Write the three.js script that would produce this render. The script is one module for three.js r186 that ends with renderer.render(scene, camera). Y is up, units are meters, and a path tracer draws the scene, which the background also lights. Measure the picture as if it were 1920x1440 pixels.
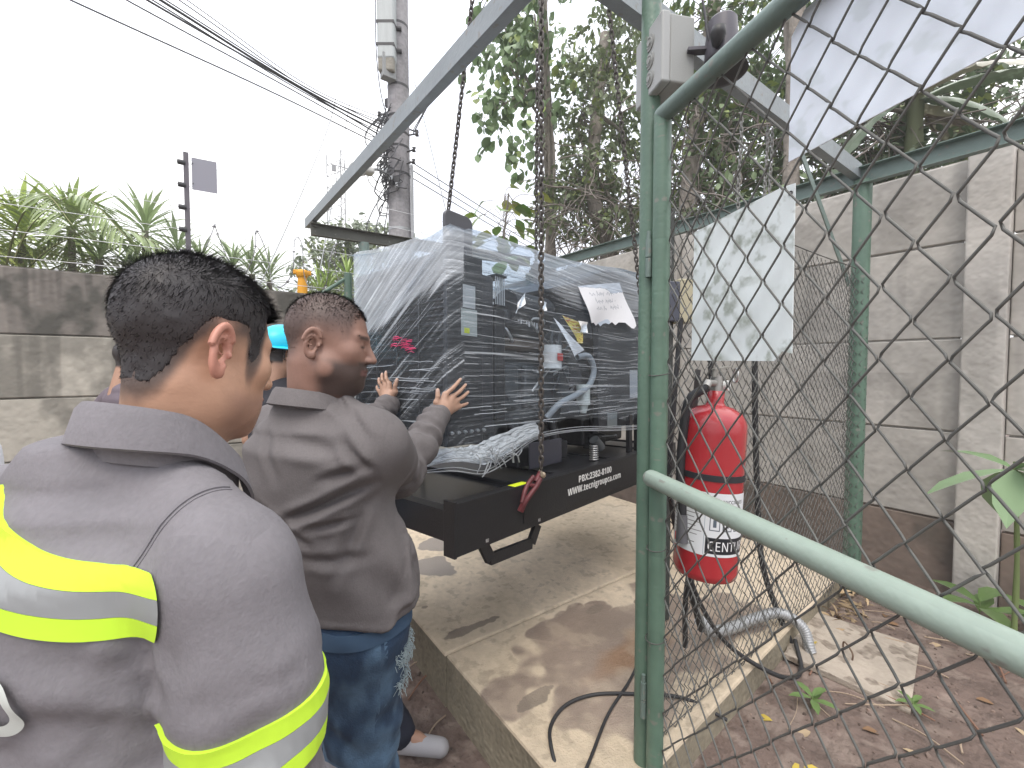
import * as THREE from 'three';
import { mergeGeometries, mergeVertices, toCreasedNormals } from 'three/addons/utils/BufferGeometryUtils.js';
import { RoundedBoxGeometry } from 'three/addons/geometries/RoundedBoxGeometry.js';
import { FontLoader } from 'three/addons/loaders/FontLoader.js';
import { TextGeometry } from 'three/addons/geometries/TextGeometry.js';

// ---------------------------------------------------------------- camera, sky, sun, exposure
const V = (x = 0, y = 0, z = 0) => new THREE.Vector3(x, y, z);
const HEADING = THREE.MathUtils.degToRad(36);      // the yard's frame runs along x and z; people and plants stand about a site frame turned by this heading
const scene = new THREE.Scene();
const camera = new THREE.PerspectiveCamera(83.97, 4 / 3, 0.05, 400);
camera.rotation.order = 'YXZ';
camera.position.set(0, 1.6, 0);
camera.rotation.set(-Math.atan(30 / 800), -HEADING, 0);
scene.add(camera);

const renderer = new THREE.WebGLRenderer({ antialias: true });
renderer.setSize(1024, 768);
renderer.toneMapping = THREE.LinearToneMapping;
renderer.toneMappingExposure = 1.62;
renderer.shadowMap.enabled = true;
renderer.shadowMap.type = THREE.PCFSoftShadowMap;

function mulberry(a) { return () => { a |= 0; a = a + 0x6D2B79F5 | 0; let t = Math.imul(a ^ a >>> 15, 1 | a); t = t + Math.imul(t ^ t >>> 7, 61 | t) ^ t; return ((t ^ t >>> 14) >>> 0) / 4294967296; }; }
const rnd = mulberry(20240611);
const rr = (a, b) => a + (b - a) * rnd();
const clamp = (x, a = 0, b = 1) => Math.min(b, Math.max(a, x));
const mix = (a, b, t) => a + (b - a) * t;
const sstep = (a, b, x) => { const t = clamp((x - a) / (b - a)); return t * t * (3 - 2 * t); };
// value noise, tileable when per > 0
const LAT = new Float32Array(65536); { const q = mulberry(77); for (let i = 0; i < 65536; i++) LAT[i] = q(); }
const hs = (x, y, z) => { let h = Math.imul(x, 374761393) + Math.imul(y, 668265263) + Math.imul(z, 1274126177) | 0; h = Math.imul(h ^ h >>> 15, 2246822519); return LAT[(h ^ h >>> 13) & 65535]; };
function noise3(x, y, z, per = 0) {
  let xi = Math.floor(x), yi = Math.floor(y); const zi = Math.floor(z);
  let u = x - xi, v = y - yi, w = z - zi; u = u * u * (3 - 2 * u); v = v * v * (3 - 2 * v);
  let x1 = xi + 1, y1 = yi + 1;
  if (per) { xi = ((xi % per) + per) % per; x1 = ((x1 % per) + per) % per; yi = ((yi % per) + per) % per; y1 = ((y1 % per) + per) % per; }
  const a = hs(xi, yi, zi), b = hs(x1, yi, zi), c = hs(xi, y1, zi), d = hs(x1, y1, zi), e = a + (b - a) * u, f = c + (d - c) * u, p = e + (f - e) * v;
  if (w === 0) return p; w = w * w * (3 - 2 * w);
  const a2 = hs(xi, yi, zi + 1), b2 = hs(x1, yi, zi + 1), c2 = hs(xi, y1, zi + 1), d2 = hs(x1, y1, zi + 1), e2 = a2 + (b2 - a2) * u, f2 = c2 + (d2 - c2) * u;
  return p + (e2 + (f2 - e2) * v - p) * w;
}
function fbm(x, y, z = 0, oct = 4, per = 0) { let s = 0, a = .5, t = 0; for (let i = 0; i < oct; i++) { s += a * noise3(x, y, z + i * 17, per); t += a; a *= .5; x *= 2; y *= 2; z *= 2; per *= 2; } return s / t; }

{ // bright overcast sky: a white veil with soft, slightly bluer gaps
  const w = 256, h = 128, d = new Float32Array(w * h * 4);
  for (let j = 0; j < h; j++) for (let i = 0; i < w; i++) {
    const el = ((j + .5) / h - .5) * Math.PI, az = (i + .5) / w * 2 * Math.PI, k = (j * w + i) * 4;
    const x = Math.cos(el) * Math.cos(az), y = Math.sin(el), z = Math.cos(el) * Math.sin(az);
    const n = fbm(x * 1.7 + 5, y * 2.4 + 3, z * 1.7 + 9, 4), t = sstep(.40, .60, n);
    const b = mix(.92, 1.1, t) * .86 * (y < 0 ? .5 : 1 + 1.25 * y);   // overcast: the zenith is brighter than the horizon
    d[k] = b * mix(.885, 1, t); d[k + 1] = b * mix(.915, 1, t); d[k + 2] = b * mix(1.02, 1.0, t); d[k + 3] = 1;
  }
  const sky = new THREE.DataTexture(d, w, h, THREE.RGBAFormat, THREE.FloatType);
  sky.mapping = THREE.EquirectangularReflectionMapping; sky.magFilter = sky.minFilter = THREE.LinearFilter; sky.needsUpdate = true;
  scene.background = sky; scene.environment = sky;
}
const sun = new THREE.DirectionalLight(0xfff4e6, 1.15);
sun.position.set(-3.2, 9, 2.6); sun.target.position.set(1, 0, -1.5);
sun.castShadow = true; sun.shadow.radius = 44; sun.shadow.mapSize.set(2048, 2048);
Object.assign(sun.shadow.camera, { left: -9, right: 9, top: 9, bottom: -9, near: .5, far: 40 });
scene.add(sun, sun.target);

// ---------------------------------------------------------------- textures and materials
function tex(size, fn, { srgb = false, rep = 1, h = size, wrap = true } = {}) {
  const d = new Uint8Array(size * h * 4);
  for (let j = 0; j < h; j++) for (let i = 0; i < size; i++) {
    const c = fn(i / size, j / h), k = (j * size + i) * 4;
    const a = Array.isArray(c) ? c : [c, c, c];
    for (let q = 0; q < 3; q++) d[k + q] = clamp(srgb ? (a[q] <= .0031308 ? a[q] * 12.92 : 1.055 * Math.pow(Math.max(a[q], 0), 1 / 2.4) - .055) : a[q]) * 255;
    d[k + 3] = a[3] === undefined ? 255 : clamp(a[3]) * 255;
  }
  const t = new THREE.DataTexture(d, size, h);
  t.wrapS = t.wrapT = wrap ? THREE.RepeatWrapping : THREE.ClampToEdgeWrapping; t.magFilter = THREE.LinearFilter; t.minFilter = THREE.LinearMipmapLinearFilter; t.generateMipmaps = true;
  if (srgb) t.colorSpace = THREE.SRGBColorSpace;
  t.repeat.set(rep, rep); t.needsUpdate = true; return t;
}
const lin = (r, g, b) => new THREE.Color().setRGB(r, g, b);
function M(name, c, rough = .8, o = {}) {
  const m = (o.transmission !== undefined || o.sheen || o.clearcoat || o.specularIntensity !== undefined) ? new THREE.MeshPhysicalMaterial() : new THREE.MeshStandardMaterial();
  m.name = name; m.color = Array.isArray(c) ? lin(...c) : new THREE.Color(c); m.roughness = rough; m.side = THREE.DoubleSide;
  Object.assign(m, o); return m;
}
const grain = tex(256, (u, v) => .35 * fbm(u * 8, v * 8, 1, 3, 8) + .65 * fbm(u * 64, v * 64, 5, 2, 64));           // fine relief, 1 m a tile by default
const coarse = tex(256, (u, v) => fbm(u * 6, v * 6, 3, 5, 6));
const withRep = (t, x, y = x) => { const c = t.clone(); c.repeat.set(x, y); c.needsUpdate = true; return c; };
// colour mottling around a base: amount a (coarse), b (fine)
const mottle = (base, a = .2, b = .12, seed = 0, f = 5) => tex(256, (u, v) => { const n = 1 + a * 2 * (fbm(u * f, v * f, seed, 4, f) - .5) + b * 2 * (fbm(u * f * 12, v * f * 12, seed + 40, 2, f * 12) - .5); return base.map(c => c * n); }, { srgb: true });

// ---------------------------------------------------------------- scene book-keeping
const taken = {};
const numbered = n => { const k = taken[n] = (taken[n] ?? -1) + 1; return k ? `${n}_${String(k).padStart(3, '0')}` : n; };
function group(name, parent = scene, pos, ry = 0) { const g = new THREE.Group(); g.name = parent === scene ? numbered(name) : name; if (pos) g.position.copy(pos); g.rotation.y = ry; parent.add(g); return g; }
function tag(o, label, category, grp, kind) { if (label) o.userData.label = label; if (category) o.userData.category = category; if (grp) o.userData.group = grp; if (kind) o.userData.kind = kind; return o; }
function thing(name, label, category, pos = V(), ry = 0, grp) { return tag(group(name, scene, pos, ry), label, category, grp); }
function mesh(name, geo, mat, parent = scene) { const m = new THREE.Mesh(geo, mat); m.name = parent === scene ? numbered(name) : name; m.castShadow = m.receiveShadow = true; parent.add(m); return m; }
const site = (X, D, Y = 0) => V(Math.cos(HEADING) * X + Math.sin(HEADING) * D, Y, Math.sin(HEADING) * X - Math.cos(HEADING) * D);   // site frame -> yard frame

// ---------------------------------------------------------------- geometry helpers
const box = (w, h, d, x = 0, y = 0, z = 0) => new THREE.BoxGeometry(w, h, d).translate(x, y, z);
const rbox = (w, h, d, r = .004, x = 0, y = 0, z = 0, s = 2) => new RoundedBoxGeometry(w, h, d, s, r).translate(x, y, z);
function merge(list) { const g = mergeGeometries(list.map(k => { const q = k.index ? k.toNonIndexed() : k.clone(); for (const n of Object.keys(q.attributes)) if (!['position', 'normal', 'uv'].includes(n)) q.deleteAttribute(n); if (!q.attributes.uv) q.setAttribute('uv', new THREE.BufferAttribute(new Float32Array(q.attributes.position.count * 2), 2)); return q; })); return g; }
function rod(a, b, r, r2 = r, seg = 10) { const d = b.clone().sub(a), g = new THREE.CylinderGeometry(r2, r, d.length(), seg, 1); g.applyQuaternion(new THREE.Quaternion().setFromUnitVectors(V(0, 1, 0), d.clone().normalize())); const m = a.clone().add(b).multiplyScalar(.5); return g.translate(m.x, m.y, m.z); }
const tube = (pts, r, seg = 40, rad = 8, smooth = true) => new THREE.TubeGeometry(smooth ? new THREE.CatmullRomCurve3(pts) : polyline(pts), seg, r, rad, false);
function polyline(pts) { const c = new THREE.CurvePath(); for (let i = 1; i < pts.length; i++) c.add(new THREE.LineCurve3(pts[i - 1], pts[i])); return c; }
const lathe = (pts, seg = 32) => new THREE.LatheGeometry(pts.map(p => new THREE.Vector2(p[0], p[1])), seg);
const ball = (r, x = 0, y = 0, z = 0, s = 12) => new THREE.SphereGeometry(r, s, Math.ceil(s * .7)).translate(x, y, z);
// uv in metres from the dominant axis of each face
function boxUV(g, scale = 1, off = 0) {
  g = g.index ? g.toNonIndexed() : g; const p = g.attributes.position, n = p.count, uv = new Float32Array(n * 2), a = V(), b = V(), c = V();
  for (let i = 0; i < n; i += 3) {
    a.fromBufferAttribute(p, i); b.fromBufferAttribute(p, i + 1); c.fromBufferAttribute(p, i + 2);
    const e = b.clone().sub(a).cross(c.clone().sub(a)), x = Math.abs(e.x), y = Math.abs(e.y), z = Math.abs(e.z);
    [a, b, c].forEach((q, k) => { const [s, t] = y >= x && y >= z ? [q.x, q.z] : x >= z ? [q.z, q.y] : [q.x, q.y]; uv[(i + k) * 2] = s * scale + off; uv[(i + k) * 2 + 1] = t * scale + off * .7; });
  }
  g.setAttribute('uv', new THREE.BufferAttribute(uv, 2)); return g;
}
// an L or C section bar along a -> b
function bar(a, b, w, h, up = V(0, 1, 0)) { const d = b.clone().sub(a), L = d.length(), z = d.normalize(), x = up.clone().cross(z).normalize(), y = z.clone().cross(x), g = new THREE.BoxGeometry(w, h, L); g.applyMatrix4(new THREE.Matrix4().makeBasis(x, y, z)); const m = a.clone().add(b).multiplyScalar(.5); return g.translate(m.x, m.y, m.z); }

// ---------------------------------------------------------------- implicit shapes -> mesh (surface nets)
const smin = (a, b, k) => { const h = Math.max(k - Math.abs(a - b), 0) / k; return Math.min(a, b) - h * h * k * .25; };
const smax = (a, b, k) => -smin(-a, -b, k);
function capsule(p, a, b, ra, rb = ra) { const bx = b.x - a.x, by = b.y - a.y, bz = b.z - a.z, px = p.x - a.x, py = p.y - a.y, pz = p.z - a.z; const t = clamp((px * bx + py * by + pz * bz) / (bx * bx + by * by + bz * bz + 1e-12)); return Math.hypot(px - bx * t, py - by * t, pz - bz * t) - (ra + (rb - ra) * t); }
function ellip(p, c, r) { const x = (p.x - c.x) / r.x, y = (p.y - c.y) / r.y, z = (p.z - c.z) / r.z, k0 = Math.hypot(x, y, z), k1 = Math.hypot(x / r.x, y / r.y, z / r.z); return k1 < 1e-9 ? -Math.min(r.x, r.y, r.z) : k0 * (k0 - 1) / k1; }
function sdfMesh(f, lo, hi, cell) {
  const nx = Math.ceil((hi.x - lo.x) / cell) + 1, ny = Math.ceil((hi.y - lo.y) / cell) + 1, nz = Math.ceil((hi.z - lo.z) / cell) + 1;
  const val = new Float32Array(nx * ny * nz), p = V();
  for (let k = 0; k < nz; k++) for (let j = 0; j < ny; j++) for (let i = 0; i < nx; i++) val[(k * ny + j) * nx + i] = f(p.set(lo.x + i * cell, lo.y + j * cell, lo.z + k * cell));
  const at = (i, j, k) => (k * ny + j) * nx + i, id = new Int32Array(nx * ny * nz).fill(-1), pos = [], idx = [];
  for (let k = 0; k < nz - 1; k++) for (let j = 0; j < ny - 1; j++) for (let i = 0; i < nx - 1; i++) {
    let s = 0, x = 0, y = 0, z = 0; const v = [];
    for (let q = 0; q < 8; q++) v.push(val[at(i + (q & 1), j + (q >> 1 & 1), k + (q >> 2))]);
    const neg = v.filter(t => t < 0).length; if (neg === 0 || neg === 8) continue;
    for (const [a, b] of [[0, 1], [2, 3], [4, 5], [6, 7], [0, 2], [1, 3], [4, 6], [5, 7], [0, 4], [1, 5], [2, 6], [3, 7]]) if ((v[a] < 0) !== (v[b] < 0)) { const t = v[a] / (v[a] - v[b]); s++; x += mix(a & 1, b & 1, t); y += mix(a >> 1 & 1, b >> 1 & 1, t); z += mix(a >> 2, b >> 2, t); }
    id[at(i, j, k)] = pos.length / 3; pos.push(lo.x + (i + x / s) * cell, lo.y + (j + y / s) * cell, lo.z + (k + z / s) * cell);
  }
  const quad = (a, b, c, d, flip) => { if (a < 0 || b < 0 || c < 0 || d < 0) return; flip ? idx.push(a, c, b, a, d, c) : idx.push(a, b, c, a, c, d); };
  for (let k = 1; k < nz - 1; k++) for (let j = 1; j < ny - 1; j++) for (let i = 1; i < nx - 1; i++) {
    const v0 = val[at(i, j, k)] < 0;
    if (v0 !== val[at(i + 1, j, k)] < 0) quad(id[at(i, j - 1, k - 1)], id[at(i, j, k - 1)], id[at(i, j, k)], id[at(i, j - 1, k)], !v0);
    if (v0 !== val[at(i, j + 1, k)] < 0) quad(id[at(i - 1, j, k - 1)], id[at(i - 1, j, k)], id[at(i, j, k)], id[at(i, j, k - 1)], !v0);
    if (v0 !== val[at(i, j, k + 1)] < 0) quad(id[at(i - 1, j - 1, k)], id[at(i, j - 1, k)], id[at(i, j, k)], id[at(i - 1, j, k)], !v0);
  }
  const g = new THREE.BufferGeometry(); g.setAttribute('position', new THREE.Float32BufferAttribute(pos, 3)); g.setIndex(idx);
  // normals from the field itself
  const nn = new Float32Array(pos.length), e = cell * .6, q = V();
  for (let i = 0; i < pos.length; i += 3) { q.set(pos[i], pos[i + 1], pos[i + 2]); const gx = f(V(q.x + e, q.y, q.z)) - f(V(q.x - e, q.y, q.z)), gy = f(V(q.x, q.y + e, q.z)) - f(V(q.x, q.y - e, q.z)), gz = f(V(q.x, q.y, q.z + e)) - f(V(q.x, q.y, q.z - e)), l = Math.hypot(gx, gy, gz) || 1; nn[i] = gx / l; nn[i + 1] = gy / l; nn[i + 2] = gz / l; }
  g.setAttribute('normal', new THREE.BufferAttribute(nn, 3)); return g;
}
// colour every vertex of a geometry (linear rgb)
function paint(g, fn) { const p = g.attributes.position, c = new Float32Array(p.count * 3), v = V(); for (let i = 0; i < p.count; i++) { const k = fn(v.fromBufferAttribute(p, i), i); c.set(k, i * 3); } g.setAttribute('color', new THREE.BufferAttribute(c, 3)); return g; }

// ================================================================ SETTING
// ---------------------------------------------------------------- ground (bare earth, a little higher east of the pad)
const dirtMap = tex(400, (u, v) => {
  const a = fbm(u * 6, v * 6, 2, 5, 6), b = fbm(u * 48, v * 48, 8, 2, 48), c = fbm(u * 14, v * 14, 31, 3, 14);
  const k = .72 + .55 * a * (.6 + .8 * b), t = sstep(.5, .68, c);
  return [mix(.150, .215, t) * k, mix(.108, .165, t) * k, mix(.090, .138, t) * k];
}, { srgb: true, rep: .8 });
const dirtM = M('bare_earth', [1, 1, 1], .95, { map: dirtMap, bumpMap: withRep(coarse, 3), bumpScale: .03 });
const earthY = (x, z) => .115 * sstep(.95, 1.5, x) * sstep(-1.15, -.9, z) + .03 * (fbm(x * 1.3 + 9, z * 1.3, 4, 3) - .5) + .012 * (fbm(x * 7, z * 7, 6, 2) - .5);
{
  const fine = new THREE.PlaneGeometry(9, 9, 150, 150).rotateX(-Math.PI / 2).translate(1.2, 0, -1.2), p = fine.attributes.position;
  for (let i = 0; i < p.count; i++) { const x = p.getX(i), z = p.getZ(i), e = Math.min(1, (4.5 - Math.max(Math.abs(x - 1.2), Math.abs(z + 1.2))) / .6); p.setY(i, earthY(x, z) * e); }
  fine.computeVertexNormals();
  const S = 150;
  const sheet = (x0, x1, z0, z1) => new THREE.PlaneGeometry(x1 - x0, z1 - z0).rotateX(-Math.PI / 2).translate((x0 + x1) / 2, 0, (z0 + z1) / 2);
  const g = merge([fine, sheet(-S, S, -S, -5.7), sheet(-S, S, 3.3, S), sheet(-S, -3.3, -5.7, 3.3), sheet(5.7, S, -5.7, 3.3)]);
  tag(mesh('ground', boxUV(g), dirtM), 'bare brown earth with litter around the concrete pad', 'ground', null, 'structure');
}
// ---------------------------------------------------------------- concrete pad in two pours, stained
const blob = (x, z, cx, cz, rx, rz, wob = .35, f = 3, seed = 0) => { const dx = (x - cx) / rx, dz = (z - cz) / rz; if (dx * dx + dz * dz > (1 + wob) ** 2) return -1; return 1 - Math.hypot(dx, dz) - wob * 2 * (fbm(x * f + seed, z * f, seed, 3) - .5); };
const PAD = { x0: .9, x1: 3.5, z0: -4.7, z1: -.6 };
function padLook(x, z) {   // wet patch, oil blots, boot scuffs where the photograph shows them
  const n = fbm(x * 3, z * 3, 1, 4), f = fbm(x * 40, z * 40, 2, 2), g = fbm(x * 11, z * 11, 7, 3);
  let c = [.585, .485, .36].map(k => k * (.74 + .36 * n + .22 * (f - .5) + .16 * (g - .5))), rough = .9;
  const pale = sstep(.45, .62, fbm(x * 1.6 + 3, z * 1.6, 12, 3)); c = c.map((k, i) => mix(k, k * [1.12, 1.13, 1.16][i], pale));
  const grit = sstep(.62, .72, fbm(x * 22, z * 22, 19, 3)); c = c.map(k => k * (1 - .2 * grit));
  const wet = Math.max(blob(x, z, 1.62, -1.33, .60, .31, .75, 4.2, 3), blob(x, z, 1.32, -1.06, .36, .25, .8, 5, 8), blob(x, z, 2.15, -1.2, .42, .2, .7, 5, 9), blob(x, z, 1.55, -1.55, .3, .12, .8, 6, 4));
  const w = sstep(0, .16, wet + .12 * (g - .5)) * (.72 + .28 * sstep(.35, .6, g)), core = sstep(.25, .6, blob(x, z, 1.62, -1.26, .5, .17, .4, 4, 5));
  c = c.map((k, i) => mix(k, [.235, .182, .15][i] * (.75 + .5 * n) * mix(1, [1.0, .74, .52][i], core), w * .9)); rough = mix(rough, .42, w);
  const damp = sstep(0, .06, Math.max(blob(x, z, 1.22, -2.62, .16, .17, .55, 7, 2), blob(x, z, 1.42, -2.94, .17, .12, .6, 7, 6)));
  const oil = sstep(0, .08, Math.max(blob(x, z, 1.75, -1.62, .07, .035, .4, 9, 3), blob(x, z, .985, -2.2, .022, .018, .3, 20, 3), blob(x, z, 2.03, -1.53, .06, .03, .5, 14, 3), blob(x, z, 1.07, -1.32, .09, .03, .7, 20, 1), blob(x, z, 1.1, -1.88, .16, .03, .9, 16, 11)));
  c = c.map((k, i) => mix(mix(k, [.29, .255, .225][i] * (.8 + .4 * n), damp), [.19, .155, .125][i] * (.7 + .6 * g), oil * .8));
  return [...c, rough];
}
const padU = (x, z) => [(x - PAD.x0) / (PAD.x1 - PAD.x0), (z - PAD.z0) / (PAD.z1 - PAD.z0)];
const padAt = (u, v) => padLook(mix(PAD.x0, PAD.x1, u), mix(PAD.z0, PAD.z1, v));
const padMap = tex(640, (u, v) => padAt(u, v).slice(0, 3), { srgb: true, h: 1000, wrap: false });
const padRough = tex(220, (u, v) => padAt(u, v)[3], { h: 340, wrap: false });
const padM = M('stained_concrete', [1, 1, 1], 1, { map: padMap, roughnessMap: padRough, bumpMap: withRep(grain, 9, 15), bumpScale: .004 });
const kerbMap = tex(320, (u, v) => { const n = fbm(u * 6, v * 6, 3, 5, 6), s = fbm(u * 40, v * 4, 9, 2), f = fbm(u * 70, v * 70, 4, 2, 70), k = .62 + .5 * n + .26 * (f - .5) + .14 * (s - .5); return [.30 * k, .262 * k, .19 * k]; }, { srgb: true });
const padSideM = M('cast_concrete_side', [1, 1, 1], .95, { map: kerbMap, bumpMap: grain, bumpScale: .008 });
const pad = tag(group('concrete_pad'), 'raised concrete pad with wet brown stain and a sawn joint', 'concrete pad', null, 'structure');
function slabPiece(corners, top) {   // corners of the top in x, z; slightly worn edge
  const s = new THREE.Shape(corners.map(c => new THREE.Vector2(c[0], -c[1]))), t = .012;
  const g = new THREE.ExtrudeGeometry(s, { depth: top + .1 - t, bevelEnabled: true, bevelSize: t, bevelThickness: t, bevelOffset: -t, bevelSegments: 2 }).rotateX(-Math.PI / 2).translate(0, -.1, 0);
  const G = g.toNonIndexed ? (g.index ? g.toNonIndexed() : g) : g, p = G.attributes.position, nrm = G.attributes.normal, top_ = [], side = [];
  for (let i = 0; i < p.count; i += 3) (nrm.getY(i) > .3 ? top_ : side).push(i);
  const pick = (l, uvf) => { const q = new THREE.BufferGeometry(), a = [], b = [], c = []; for (const i of l) for (let k = 0; k < 3; k++) { const x = p.getX(i + k), y = p.getY(i + k), z = p.getZ(i + k); a.push(x, y, z); b.push(nrm.getX(i + k), nrm.getY(i + k), nrm.getZ(i + k)); c.push(...uvf(x, y, z, nrm.getX(i), nrm.getZ(i))); } q.setAttribute('position', new THREE.Float32BufferAttribute(a, 3)); q.setAttribute('normal', new THREE.Float32BufferAttribute(b, 3)); q.setAttribute('uv', new THREE.Float32BufferAttribute(c, 2)); return q; };
  const T = pick(top_, (x, y, z) => padU(x, z)), S = pick(side, (x, y, z, nx, nz) => Math.abs(nx) > Math.abs(nz) ? [z, y] : [x, y]);
  const m = mesh('slab', T, padM, pad); mesh('slab_side', S, padSideM, m); return m;
}
slabPiece([[.905, -.82], [3.47, -.965], [3.47, -1.762], [.905, -1.768]], .25);
slabPiece([[.898, -1.774], [3.47, -1.768], [3.47, -4.62], [.898, -4.62]], .252);

// ---------------------------------------------------------------- precast concrete boundary walls
const wallTex = (seed, dark, base) => tex(340, (u, v) => {
  const n = fbm(u * 5, v * 5, seed, 5, 5), f = fbm(u * 60, v * 60, seed + 3, 2, 60), run = fbm(u * 22, v * 1.2, seed + 7, 3, 22), moss = sstep(.5, .72, fbm(u * 9, v * 7, seed + 11, 4, 9) + dark * .16 * (v - .3));
  const streak = sstep(.52, .7, run) * sstep(.2, .9, v + .5 * (n - .5)); let k = .62 + .55 * n + .2 * (f - .5);
  k *= 1 - .38 * streak * dark; const m = moss * .55 * dark;
  return [mix(base[0] * k, .075, m), mix(base[1] * k, .072, m), mix(base[2] * k, .062, m)];
}, { srgb: true });
const wallPale = [1, 2, 3].map(i => M('weathered_precast', [1, 1, 1], .95, { map: wallTex(i * 13, .9, [.45, .42, .36]), bumpMap: grain, bumpScale: .007 }));
const wallDark = [1, 2].map(i => M('blackened_precast', [1, 1, 1], .95, { map: wallTex(i * 29, 1.7, [.235, .212, .188]), bumpMap: grain, bumpScale: .008 }));
const wallGrey = [1, 2, 3].map(i => M('grey_precast', [1, 1, 1], .95, { map: wallTex(i * 17, .35, [.47, .445, .41]), bumpMap: withRep(grain, 1.2), bumpScale: .006 }));
const wallDamp = M('damp_precast', [1, 1, 1], .95, { map: wallTex(91, 1.0, [.2, .155, .128]), bumpMap: grain, bumpScale: .007 });
function wornPanel(w, h, d) { const t = Math.min(w, d) * .35; return merge([rbox(w, h, d, .008, 0, 0, 0, 1), w < d ? box(t, h + .02, d - .03) : box(w - .03, h + .02, t)]); }
{ // wall behind the people
  const w = thing('boundary_wall', 'weathered grey precast concrete wall with blackened top course behind the workers', 'wall', V(-1, 0, -4.98));
  const ys = [0, .37, .865, 1.362, 1.862, 2.385];
  for (let k = 0; k < 6; k++) {
    const cx = -6.2 + 2.06 * k;
    for (let j = 0; j < 5; j++) { const h = ys[j + 1] - ys[j], g = boxUV(wornPanel(2.046, h - .012, .07).translate(cx + rr(-.003, .003), ys[j] + h / 2, rr(-.007, .007)), .5, k * .37 + j * .61); mesh('panel', g, j === 4 ? wallDark[k % 2] : wallPale[(k + j) % 3], w); }
  }
  for (let k = 0; k < 7; k++) mesh('column', boxUV(rbox(.14, 2.36, .09, .01, -7.23 + 2.06 * k, 1.18, -.085), .7, k), wallPale[k % 3], w);
}
{ // wall along the pad
  const w = thing('boundary_wall', 'pale grey precast concrete wall with a flush column beside the pad', 'wall', V(4, 0, 0));
  const ys = [-.05, .589, 1.186, 1.79, 2.414, 2.924];
  const cols = [1.8, -.426, -2.63, -4.84, -7.05];
  for (const z of cols) { const g = rbox(.17, 3.06, .19, .012, -.03, 1.5, z); mesh('column', boxUV(g, .55, z), wallGrey[1], w); }
  for (let k = 0; k < 4; k++) for (let j = 0; j < 5; j++) {
    const z0 = cols[k] - .095, z1 = cols[k + 1] + .095, h = ys[j + 1] - ys[j], L = z0 - z1;
    const g = boxUV(wornPanel(.06, h - (j % 2 ? .016 : .008), L - .006).translate(rr(-.006, .006), ys[j] + h / 2, (z0 + z1) / 2), .45, k * .31 + j * .77); g.rotateX(0);
    mesh('panel', g, j === 0 ? wallDamp : wallGrey[(k + j) % 3], w);
  }
}

// ---------------------------------------------------------------- painted steel frame over the pad
const greenMap = (c, s) => tex(256, (u, v) => { const n = fbm(u * 4, v * 10, s, 4), f = fbm(u * 40, v * 40, s + 3, 2, 40), chip = sstep(.74, .78, fbm(u * 34, v * 34, s + 9, 3)); const k = .82 + .28 * n + .12 * (f - .5); return c.map((q, i) => mix(q * k, [.20, .19, .17][i], chip * .7)); }, { srgb: true });
const greenM = M('green_paint', [1, 1, 1], .42, { map: greenMap([.105, .178, .132], 3), bumpMap: withRep(grain, 2), bumpScale: .0012 });
const greenGreyM = M('grey_green_paint', [1, 1, 1], .45, { map: greenMap([.145, .20, .18], 8), bumpMap: withRep(grain, 2), bumpScale: .0012 });
const greyBeamM = M('grey_painted_beam', [1, 1, 1], .5, { map: greenMap([.225, .255, .27], 15), bumpMap: withRep(grain, 2), bumpScale: .0012 });
const oliveBeamM = M('olive_primer', [1, 1, 1], .6, { map: greenMap([.085, .085, .07], 19) });
{
  const f = thing('hoist_frame', 'open steel frame of grey and green beams on posts over the concrete pad', 'steel frame', V(0, .25, 0));
  const beam = (name, a, b, w, h, m, t = .006) => { // C section: web with two flanges
    const d = b.clone().sub(a).normalize(), side = V(0, 1, 0).cross(d).normalize(), o = V(0, -.25, 0), parts = [bar(a.clone().add(o), b.clone().add(o), t, h), bar(a.clone().add(o).add(V(0, h / 2 - t / 2, 0)).addScaledVector(side, w / 2), b.clone().add(o).add(V(0, h / 2 - t / 2, 0)).addScaledVector(side, w / 2), w, t - .001), bar(a.clone().add(o).add(V(0, -h / 2 + t / 2, 0)).addScaledVector(side, w / 2), b.clone().add(o).add(V(0, -h / 2 + t / 2, 0)).addScaledVector(side, w / 2), w, t - .001)];
    return mesh(name, boxUV(merge(parts), 1), m, f);
  };
  beam('long_beam', V(.872, 3.052, -4.74), V(.872, 2.857, -.93), .045, .088, greyBeamM);
  beam('end_beam', V(3.5, 2.98, -4.42), V(.86, 2.905, -4.42), .05, .115, oliveBeamM);
  beam('cross_beam', V(.84, 2.84, -.955), V(3.52, 2.885, -.955), .045, .095, greyBeamM);
  beam('side_beam', V(3.5, 2.83, .4), V(3.5, 2.87, -4.4), .05, .11, greenGreyM);
  mesh('bracket', boxUV(box(.04, .12, .04, .895, 2.745, -4.42)), oliveBeamM, f);
  // posts
  mesh('post', boxUV(rod(V(1.352, -.02, -4.4), V(1.352, 2.61, -4.4), .05, .05, 16).scale(1, 1, 1)), greenGreyM, f);
  mesh('post', boxUV(rod(V(1.2, -.02, -.885), V(1.2, 2.54, -.885), .031, .031, 24)), greenM, f);
  mesh('post', boxUV(rod(V(3.52, -.2, -.945), V(3.52, 2.57, -.945), .05, .05, 24)), greenM, f);
  mesh('post', boxUV(rod(V(3.46, -.02, -4.38), V(3.46, 2.57, -4.38), .05, .05, 16)), greenM, f);
  mesh('short_post', boxUV(rod(V(1.235, -.02, -4.56), V(1.235, 2.32, -4.56), .04, .04, 14)), greenM, f);
  mesh('brace', boxUV(rod(V(1.235, 2.28, -4.56), V(.98, 2.09, -4.6), .018, .018, 10)), greenM, f);
  mesh('brace', boxUV(bar(V(2.66, 2.51, -.985), V(3.45, 1.9, -.985), .045, .006, V(0, 0, 1))), greenGreyM, f);
}
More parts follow.
